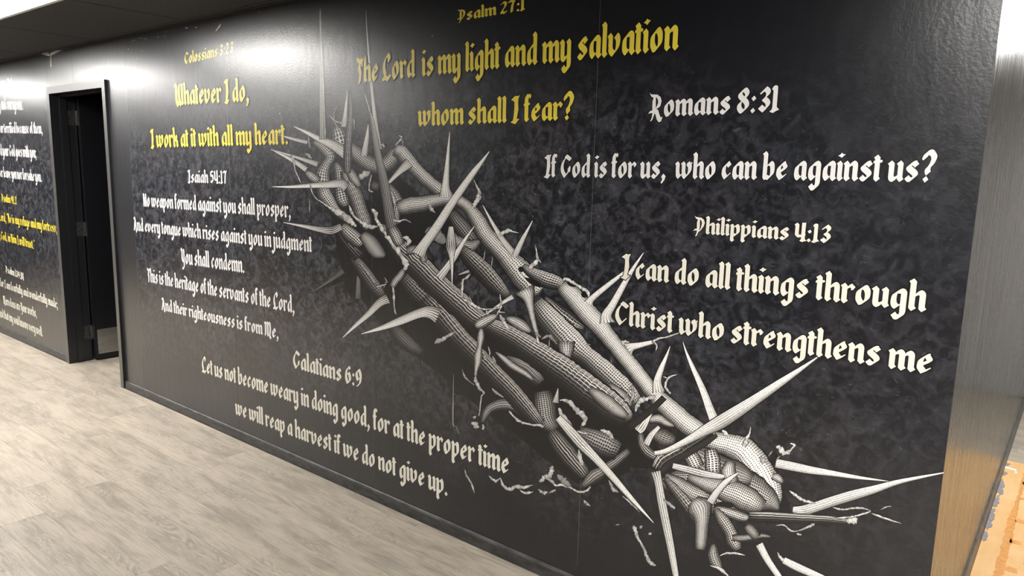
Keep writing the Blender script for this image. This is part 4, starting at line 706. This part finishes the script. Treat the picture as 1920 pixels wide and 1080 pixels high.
    ['t',.95,.7,3,.0043,.4,(-.6399,.4329,-.6472,.4102),(-.5889,.4264,-.5963,.4002),(-.5169,.4167,-.5213,.3983),(-.4636,.4063,-.4644,.4026)],
    ['w',.8,.75,3,.0119,.3,(-1.8861,.3473,-1.8932,.3375),(-1.8494,.3373,-1.8515,.3224),(-1.8264,.3557,-1.8227,.353)],
    ['w',.85,.75,3,.0114,.3,(-1.8218,.3559,-1.8273,.3528),(-1.8031,.3286,-1.8151,.3176),(-1.7763,.3259,-1.7776,.3065),(-1.7421,.348,-1.7389,.3303),(-1.7082,.3536,-1.7055,.3358),(-1.6533,.3749,-1.6518,.3708)],
    ['w',.75,.75,3,.0113,.3,(-1.7184,.3348,-1.7225,.3275),(-1.6914,.3321,-1.6932,.3195),(-1.6524,.3474,-1.6506,.3388)],
    ['w',.8,.75,3,.0108,.3,(-1.6278,.4013,-1.614,.3911),(-1.6024,.4296,-1.5879,.4146),(-1.5774,.4455,-1.5563,.438),(-1.5755,.4689,-1.5501,.471),(-1.5605,.4827,-1.5556,.4824)],
    ['w',.8,.75,3,.0104,.3,(-1.5915,.4291,-1.5988,.4151),(-1.5535,.4218,-1.5624,.4083),(-1.5405,.4088,-1.5432,.3994),(-1.508,.4232,-1.5096,.4095),(-1.4685,.4223,-1.4729,.4112),(-1.432,.4162,-1.4338,.4052),(-1.3989,.4296,-1.3947,.4229),(-1.382,.4513,-1.3749,.4473)],
    ['w',.7,.75,3,.0109,.3,(-1.6221,.3674,-1.628,.3581),(-1.5953,.3647,-1.6006,.3455),(-1.5821,.3711,-1.5773,.3595)],
    ['w',.65,.75,3,.0107,.3,(-1.5742,.3665,-1.5692,.3599),(-1.5461,.3928,-1.5362,.3797)],
    ['w',.35,.75,3,.0105,.3,(-1.528,.4616,-1.544,.4399),(-1.4877,.4464,-1.5059,.4203),(-1.4631,.4271,-1.4688,.4183)],
    ['w',.7,.75,3,.0124,.3,(-2.0257,.3331,-2.0316,.3298),(-2.0104,.3088,-2.0206,.302),(-1.9776,.2739,-1.989,.2666),(-1.9677,.2383,-1.9725,.2358)],
    ['w',.5,.75,3,.0129,.3,(-2.1009,.7551,-2.1041,.7545),(-2.0987,.536,-2.1064,.5339),(-2.0794,.5172,-2.0863,.5129),(-2.0616,.4839,-2.0646,.4822)],
    ['w',.7,.75,3,.0124,.3,(-1.9908,.5635,-1.9995,.5487),(-1.9569,.5651,-1.9777,.5365),(-1.9455,.5493,-1.9581,.5359)],
    ['w',.7,.75,3,.0122,.3,(-1.9161,.5667,-1.9399,.559),(-1.9155,.5428,-1.9334,.5369)],
    ['w',.6,.75,3,.0125,.3,(-1.9642,.5886,-1.972,.5943),(-1.9735,.5712,-1.993,.5853)],
    ['w',.8,.75,3,.0113,.3,(-1.7836,.6604,-1.7905,.6543),(-1.7629,.6456,-1.7707,.6373),(-1.7268,.6311,-1.733,.619),(-1.6742,.6295,-1.6759,.6202),(-1.6287,.6405,-1.6307,.6268),(-1.6051,.6414,-1.6118,.623)],
    ['w',.6,.75,3,.012,.3,(-1.8784,.7366,-1.8845,.7304),(-1.8555,.7283,-1.8659,.7151),(-1.8147,.7115,-1.8193,.7047)],
    ['w',.75,.75,3,.0092,.3,(-1.1798,.3605,-1.1957,.3488),(-1.1698,.3426,-1.1859,.3314),(-1.1618,.3179,-1.1733,.3084),(-1.1443,.2985,-1.1533,.2907),(-1.1235,.2643,-1.1349,.2549),(-1.1043,.243,-1.1163,.2272),(-1.086,.2395,-1.091,.2263)],
    ['w',.6,.75,3,.0093,.3,(-1.1654,.3568,-1.1567,.3499),(-1.1551,.3687,-1.1465,.3619)],
    ['w',.6,.75,3,.0091,.3,(-1.1146,.3571,-1.1286,.3436),(-1.1094,.3474,-1.1198,.3373)],
    ['w',.6,.75,3,.0096,.3,(-1.262,.3346,-1.2607,.3287),(-1.2464,.3423,-1.245,.336)],
    ['w',.6,.75,3,.0101,.3,(-1.4037,.3878,-1.4103,.3795),(-1.3894,.3839,-1.3994,.3693),(-1.3733,.3721,-1.3759,.3677)],
    ['w',.5,.75,3,.0097,.3,(-1.2963,.5016,-1.3044,.4956),(-1.2735,.476,-1.287,.4611),(-1.2544,.4716,-1.2598,.4586)],
    ['w',.6,.75,3,.0094,.3,(-1.2362,.4571,-1.2404,.4511),(-1.1962,.439,-1.2018,.4311),(-1.1632,.4168,-1.1661,.4129)],
    ['w',.6,.75,3,.0089,.3,(-1.0733,.4981,-1.0769,.4922),(-1.0458,.489,-1.0529,.4773),(-1.0235,.4817,-1.0328,.4661)],
    ['w',.8,.75,3,.0168,.3,(-2.9413,1.8854,-2.9453,1.8836),(-2.9072,1.861,-2.9149,1.8559),(-2.8764,1.8514,-2.8811,1.844),(-2.8326,1.844,-2.837,1.8345)],
    ['w',.6,.75,3,.0169,.3,(-2.875,1.9293,-2.8787,1.9304),(-2.903,1.8905,-2.9094,1.8914),(-2.8983,1.8514,-2.9079,1.8501),(-2.8743,1.8216,-2.8845,1.8187)],
    ['w',.5,.75,3,.0162,.3,(-2.7743,1.8576,-2.7763,1.8529),(-2.7523,1.8536,-2.7673,1.8513),(-2.7543,1.8108,-2.759,1.8107)],
    ['w',.85,.75,3,.0147,.3,(-2.4763,1.7404,-2.4704,1.7364),(-2.4503,1.7596,-2.4405,1.7543),(-2.4377,1.7724,-2.4255,1.7739),(-2.4542,1.7779,-2.4504,1.7828)],
    ['w',.6,.75,3,.0147,.3,(-2.4282,1.7712,-2.435,1.7705),(-2.4159,1.7319,-2.4267,1.7307)],
    ['w',.7,.75,3,.0153,.3,(-2.5766,1.7406,-2.5702,1.732),(-2.5555,1.7468,-2.5622,1.7353),(-2.54,1.7315,-2.549,1.7267)],
    ['w',.7,.75,3,.0184,.3,(-3.2662,1.6935,-3.2743,1.6906),(-3.2347,1.6669,-3.2524,1.6634),(-3.2279,1.6259,-3.2441,1.6233),(-3.2084,1.5914,-3.2203,1.5881),(-3.1763,1.5456,-3.183,1.5436)],
    ['w',.5,.75,3,.0179,.3,(-3.1091,1.7876,-3.1161,1.7874),(-3.1026,1.7514,-3.1165,1.7501),(-3.093,1.7252,-3.1015,1.7237)],
    ['w',.6,.75,3,.0178,.3,(-3.144,1.7013,-3.1498,1.6946),(-3.1035,1.6939,-3.12,1.6812),(-3.0855,1.6743,-3.0951,1.6695)],
    ['w',.6,.75,3,.0176,.3,(-3.1035,1.5477,-3.1121,1.5459),(-3.0768,1.4964,-3.0893,1.4918),(-3.0284,1.4635,-3.0349,1.4597)],
    ['w',.45,.75,3,.0178,.3,(-3.1106,1.4662,-3.1195,1.4658),(-3.1093,1.4257,-3.1236,1.425),(-3.1147,1.3984,-3.1201,1.3981)],
    ['w',.7,.75,3,.015,.3,(-2.5591,1.0798,-2.5535,1.079),(-2.5443,1.1076,-2.5382,1.1055),(-2.529,1.1166,-2.5238,1.11)],
    ['w',.85,.75,3,.0151,.3,(-2.6105,1.082,-2.6076,1.0744),(-2.565,1.0945,-2.5624,1.088),(-2.5392,1.1031,-2.536,1.0957)],
    ['w',.7,.75,3,.015,.3,(-2.5452,1.1324,-2.5518,1.1294),(-2.5249,1.1102,-2.5354,1.1054)],
    ['b',.75,.46,4,.0118,0,(-2.406,1.1784,-2.4302,1.186),(-2.4221,1.1485,-2.4567,1.1622),(-2.4576,1.1151,-2.4931,1.1281),(-2.4812,1.0874,-2.5132,1.0956)],
    ['w',.85,.75,3,.0147,.3,(-2.4849,1.0937,-2.5023,1.0902),(-2.4784,1.0516,-2.4944,1.0487),(-2.4786,1.0011,-2.4873,.9993),(-2.4636,.9662,-2.4807,.9614)],
    ['w',.9,.75,3,.0138,.3,(-2.2476,1.4913,-2.2713,1.4825),(-2.2339,1.4673,-2.2519,1.4573),(-2.218,1.4516,-2.2222,1.4479)],
    ['w',.9,.75,3,.0144,.3,(-2.428,1.33,-2.429,1.3251),(-2.3974,1.336,-2.4106,1.318),(-2.3695,1.3166,-2.3969,1.3117),(-2.3846,1.2904,-2.4095,1.297)],
    ['w',.6,.75,3,.0125,.3,(-1.9305,1.3099,-1.9362,1.31),(-1.9355,1.2763,-1.9413,1.2763),(-1.9385,1.2539,-1.9431,1.2538)],
    ['w',.7,.75,3,.0123,.3,(-1.8892,1.2872,-1.896,1.2872),(-1.8944,1.2472,-1.9001,1.2471)],
    ['w',.5,.75,3,.0103,.3,(-1.4239,1.0051,-1.4244,.9993),(-1.4051,1.0055,-1.4055,1.0013)],
    ['w',.55,.75,3,.01,.3,(-1.3113,.9673,-1.3158,.9665),(-1.3104,.9513,-1.3149,.9505)],
    ['w',.7,.75,3,.0096,.3,(-1.2205,.8895,-1.229,.8866),(-1.2096,.8508,-1.2225,.8491),(-1.2245,.817,-1.2302,.8178)],
    ['w',.85,.75,3,.0097,.3,(-1.2246,.8813,-1.2286,.8821),(-1.252,.8132,-1.2553,.8138)],
]

for s, col, x0, z0, x1, z1, xh in TEXT:
    nm = {'y': 'yellow', 'w': 'white', 'c': 'cream'}[col]
    over = any(w in s for w in ('heart', 'The Lord is', 'The Lord  is', 'I can', 'Christ', 'I do'))
    lettering(s, col, x0, z0, x1, z1, xh, -.00245 if over else -.0015, mural, nm+' blackletter line reading '+s.replace('"', ''))
for s, col, x0, z0, x1, z1, xh in TEXT_LEFT:
    nm = {'y': 'yellow', 'w': 'white', 'c': 'cream'}[col]
    sl = (z1-z0)/(x1-x0); ln = len(s)*.0605*.62 if 'Psalm' in s or 'Deut' in s else len(s)*.055*.60
    lettering(s, col, x1-ln, z1-ln*sl, x1, z1, xh, -.00155, mural2, nm+' blackletter line ending '+' '.join(s.replace('"', '').split()[-3:]))

# crown of thorns, printed flat on the vinyl
crown = poly('crown_of_thorns_print', [tuple(p) for p in smooth(list(CROWN[0][1:])+[CROWN[0][1]], 3)[:-1]], -.0013, M['halo'], mural)
tag(crown, 'crown of thorns drawn in white wire mesh')
def ribbon(name, tone, fill, n, cr, side, P, y):
    if name == 'printed_twig': n, cr, fill = 1, 0, 1.3
    elif name == 'printed_branch':
        n = round(n*1.45)
        if cr < .05: cr /= 1.35
    else: n += 2
    Q = smooth(P, 6); MW = 8; amp = {'printed_twig': .42, 'printed_branch': .045, 'printed_thorn': 0.0}[name]
    V = []; F = []; UV = []; CO = []; ln = 0; halo = []
    hm = max(math.dist(q[:2], q[2:])/2 for q in Q)
    for i, q in enumerate(Q):
        tw = random.uniform(.45, 1.05)
        a = (q[0], q[1]); b = (q[2], q[3]); c = ((a[0]+b[0])/2, (a[1]+b[1])/2)
        if name == 'printed_twig':
            k = .85*min(1, .35+i/5, .35+(len(Q)-1-i)/5); a = (c[0]+(a[0]-c[0])*k, c[1]+(a[1]-c[1])*k); b = (c[0]+(b[0]-c[0])*k, c[1]+(b[1]-c[1])*k)
        if amp:
            ja, jb = 1+random.uniform(-amp, amp), 1+random.uniform(-amp, amp)
            a = (c[0]+(a[0]-c[0])*ja, c[1]+(a[1]-c[1])*ja); b = (c[0]+(b[0]-c[0])*jb, c[1]+(b[1]-c[1])*jb)
        if i: ln += math.dist(c, pc)
        pc = c; hw = math.dist(a, b)/2
        fade = min(1, (i+.4)/4, (len(Q)-.6-i)/4)**.7 if name == 'printed_branch' else 1
        for j in range(MW+1):
            u = j/MW; w = -1+2*u
            ang = math.acos(max(-1, min(1, -w)))/math.pi
            V.append((a[0]+(b[0]-a[0])*u, y, a[1]+(b[1]-a[1])*u))
            UV.append((ang*n+.5, (ln/cr + ang*(1-ang)*1.1) if cr > 0 else .5))
            L = max(0.0, math.cos((w+side*.85)*1.0)) if side > .5 else max(0.0, math.cos((w+side*.5)*1.15))
            if name == 'printed_branch': f_ = fill*(.24+1.0*L**2.4); t_ = tone*(.20+.98*L**1.2)
            elif name == 'printed_thorn': f_ = fill+(1.15-fill)*(1-hw/hm)**.6; t_ = tone*(.30+.85*L)
            else: f_ = fill; t_ = tone*tw*(.45+.6*L)
            CO.append((min(1, t_*fade), f_, min(1.0, .85*2*hw/n/cr) if cr > 0 else 0.0, 1))
        e = (hw*.09+.0014)/(hw*2+1e-5)
        halo.append((a[0]-(b[0]-a[0])*e, a[1]-(b[1]-a[1])*e, b[0]+(b[0]-a[0])*e, b[1]+(b[1]-a[1])*e))
    for i in range(len(Q)-1):
        for j in range(MW):
            k = i*(MW+1)+j; F.append((k, k+MW+1, k+MW+2, k+1))
    nf = len(F); b0 = len(V)
    for i, hq in enumerate(halo):
        V += [(hq[0], y+.000002, hq[1]), (hq[2], y+.000002, hq[3])]; UV += [(0, 0)]*2; CO += [(0, 0, 0, 1)]*2
        if i: F.append((b0+2*i-2, b0+2*i, b0+2*i+1, b0+2*i-1))
    me = bpy.data.meshes.new(name); me.from_pydata(V, [], F)
    uvl = me.uv_layers.new(name='net'); ca = me.color_attributes.new('tone', 'FLOAT_COLOR', 'POINT')
    for lp in me.loops: uvl.data[lp.index].uv = UV[lp.vertex_index]
    for i, c in enumerate(CO): ca.data[i].color = c
    o = link(name, me, [M['crown'], M['halo']], crown)
    for i in range(nf, len(F)): me.polygons[i].material_index = 1
    return o
for i, c in enumerate(CROWN):
    if i == 0: continue
    y = -.0013-.000004*i
    if c[0] == 'k': poly('printed_shadow', [tuple(p) for p in smooth(list(c[1:])+[c[1]], 3)[:-1]], y, M['halo'], crown)
    else: ribbon({'b': 'printed_branch', 't': 'printed_thorn', 'w': 'printed_twig'}[c[0]], c[1], c[2], c[3], c[4], c[5], c[6:], y)

# ---------------------------------------------------------------- wear: torn vinyl edges, specks, seam, glue marks
TORN = [[(-6.5115,2.4485),(-6.4255,2.4477),(-6.3319,2.4403),(-6.3148,2.4215),(-6.3473,2.4161),(-6.4291,2.4302)],[(-6.3259,2.4184),(-6.2913,2.4352),(-6.1561,2.4476),(-5.9879,2.4509),(-6.0389,2.4381),(-6.1598,2.4287),(-6.2841,2.4191),(-6.3069,2.4092)],[(-6.3223,2.4103),(-6.2967,2.4084),(-6.3062,2.3349),(-6.3224,2.3321)],[(-5.6268,2.4497),(-5.5038,2.4532),(-5.3768,2.4525),(-5.3269,2.4532),(-5.3864,2.4446),(-5.5223,2.446)],[(-5.9395,2.4524),(-5.8728,2.4543),(-5.8834,2.4478),(-5.9402,2.4488)],[(-7.4185,2.4578),(-7.2889,2.4572),(-7.0764,2.4544),(-7.1646,2.4481),(-7.3163,2.4505),(-7.3704,2.4413)],[(-3.9458,2.3722),(-3.882,2.4028),(-3.8943,2.3871),(-3.9353,2.3626)],[(-6.8733,2.4497),(-6.5993,2.4493),(-6.6224,2.445),(-6.8627,2.4448)],[(-3.9126,1.8526),(-3.8747,2.2432),(-3.8665,2.2426),(-3.8844,1.8521)]]
for T in TORN[:-1]:
    n = len(T)
    V = [(a, -.003-.004*((i % 2)), b) for i, (a, b) in enumerate(T)]+[(a, -.0012, b) for a, b in T]
    F = [tuple(t) for t in tessellate_polygon([[Vector((a, b, 0)) for a, b in T]])]+[(i, (i+1) % n, n+(i+1) % n, n+i) for i in range(n)]
    tag(mesh('torn_edge', V, F, M['white_edge'], mural2 if T[0][0] < -5.2 else mural), 'white torn edge of the vinyl under the ceiling')
SPECKS = [(-4.9719,2.4015),(-4.958,2.3937),(-4.9414,2.4055),(-4.9267,2.4042),(-4.8922,2.3848),(-4.8717,2.4303),(-4.852,2.4122),(-4.8305,2.4103),(-4.807,2.4243),(-4.795,2.4055),(-4.7706,2.4001),(-4.7558,2.434),(-4.6935,2.425),(-4.8399,2.3347),(-5.0231,2.3593),(-4.9039,2.2937),(-4.5555,2.4339),(-4.533,2.3944),(-4.5171,2.4178),(-4.6138,2.3971),(-4.4561,2.4335),(-4.4499,2.4298),(-4.392,2.4272),(-4.273,2.4171),(-4.2547,2.4153),(-4.1638,2.4093),(-4.1519,2.4082),(-3.5156,2.4267),(-3.5159,2.4214),(-3.2165,2.3148),(-3.0571,1.8851),(-3.1144,1.8607),(-2.6735,2.0272),(-3.3547,1.9014),(-2.2458,2.1874)]
V = []; F = []
for i, (a, b) in enumerate(SPECKS):
    r = random.uniform(.0028, .006); k = len(V); w = 2.2 if i > 20 and i < 27 else 1
    V += [(a-r*w, -.0014, b), (a, -.0014, b-r*.7), (a+r*w, -.0014, b), (a, -.0045, b+r*.2), (a, -.0014, b+r*.7)]
    F += [(k, k+1, k+3), (k+1, k+2, k+3), (k+2, k+4, k+3), (k+4, k, k+3)]
o = mesh('paint_specks', V, F, M['white_edge'], mural); o['kind'] = 'stuff'; tag(o, 'white specks chipped through the black print near the ceiling')
GLUE = [[(-.1235,2.6966),(-.1354,2.6462),(-.1321,2.3077),(-.148,1.9107),(-.147,1.5896),(-.1487,1.2155),(-.1139,1.2457),(-.1141,1.3382),(-.1139,1.5557),(-.1138,1.9188),(-.1205,2.2752),(-.1144,2.5492)],[(-.1163,1.9535),(-.0762,1.9374),(-.0736,1.8965),(-.1169,1.9016)],[(-.1193,1.6786),(-.0762,1.6772),(-.0776,1.6376),(-.1217,1.6309)],[(-.1099,1.3812),(-.0673,1.3732),(-.0701,1.3322),(-.1132,1.3278)],[(-.1238,2.2553),(-.096,2.2547),(-.0945,2.2311),(-.1238,2.2218)],[(-.1265,2.5102),(-.111,2.4962),(-.1083,2.4528),(-.126,2.4645)]]
MORTAR = [[(-.2244,2.6163),(-.211,2.6084),(-.2049,2.5645),(-.2128,2.5379),(-.2238,2.5476)],[(-.2232,2.4522),(-.2123,2.4713),(-.1987,2.3364),(-.1979,2.2407),(-.2119,2.2111),(-.2228,2.2532)],[(-.2229,2.2014),(-.2083,2.1973),(-.2011,2.0877),(-.2113,2.0227),(-.224,2.0354)],[(-.2318,1.9733),(-.2142,2.0044),(-.2052,1.8826),(-.2027,1.7408),(-.2154,1.695),(-.2279,1.7327)],[(-.2286,1.6766),(-.2136,1.6762),(-.2024,1.6058),(-.2172,1.5667),(-.2306,1.5942)],[(-.2291,2.7669),(-.2006,2.7713),(-.2129,2.7288),(-.2283,2.7255)]]
SCRAP = [[(-.2267,2.7061),(-.1716,2.6939),(-.1615,2.6229),(-.1679,2.6073),(-.1743,2.6612),(-.2235,2.6677)]]
def slabs(name, L, mat, h, rag, lab):
    for P_ in L:
        Q = []
        for i in range(len(P_)):
            a, b = P_[i], P_[(i+1) % len(P_)]; k = max(1, int(math.dist(a, b)/.02)) if rag else 1
            for j in range(k): Q.append((a[0]+(b[0]-a[0])*j/k+random.uniform(-rag, rag), a[1]+(b[1]-a[1])*j/k+random.uniform(-rag, rag)))
        Q = [(max(x, XC+.014), y) for x, y in Q]; n = len(Q)
        T = tessellate_polygon([[Vector((a, b, 0)) for a, b in Q]])
        V = [(a, b, h) for a, b in Q]+[(a, b, -.0006) for a, b in Q]
        tag(mesh(name, V, [tuple(t) for t in T]+[(i, (i+1) % n, n+(i+1) % n, n+i) for i in range(n)], mat, floor), lab)
slabs('glue_mark', GLUE, M['glue'], .0001, .004, 'orange glue residue on the yellow underlay')
slabs('adhesive_patch', MORTAR, M['mortar'], .0015, .006, 'grey adhesive smeared along the wall base')
slabs('underlay_scrap', SCRAP, M['white_edge'], .001, 0, 'small white strip at the end of the vinyl planks')
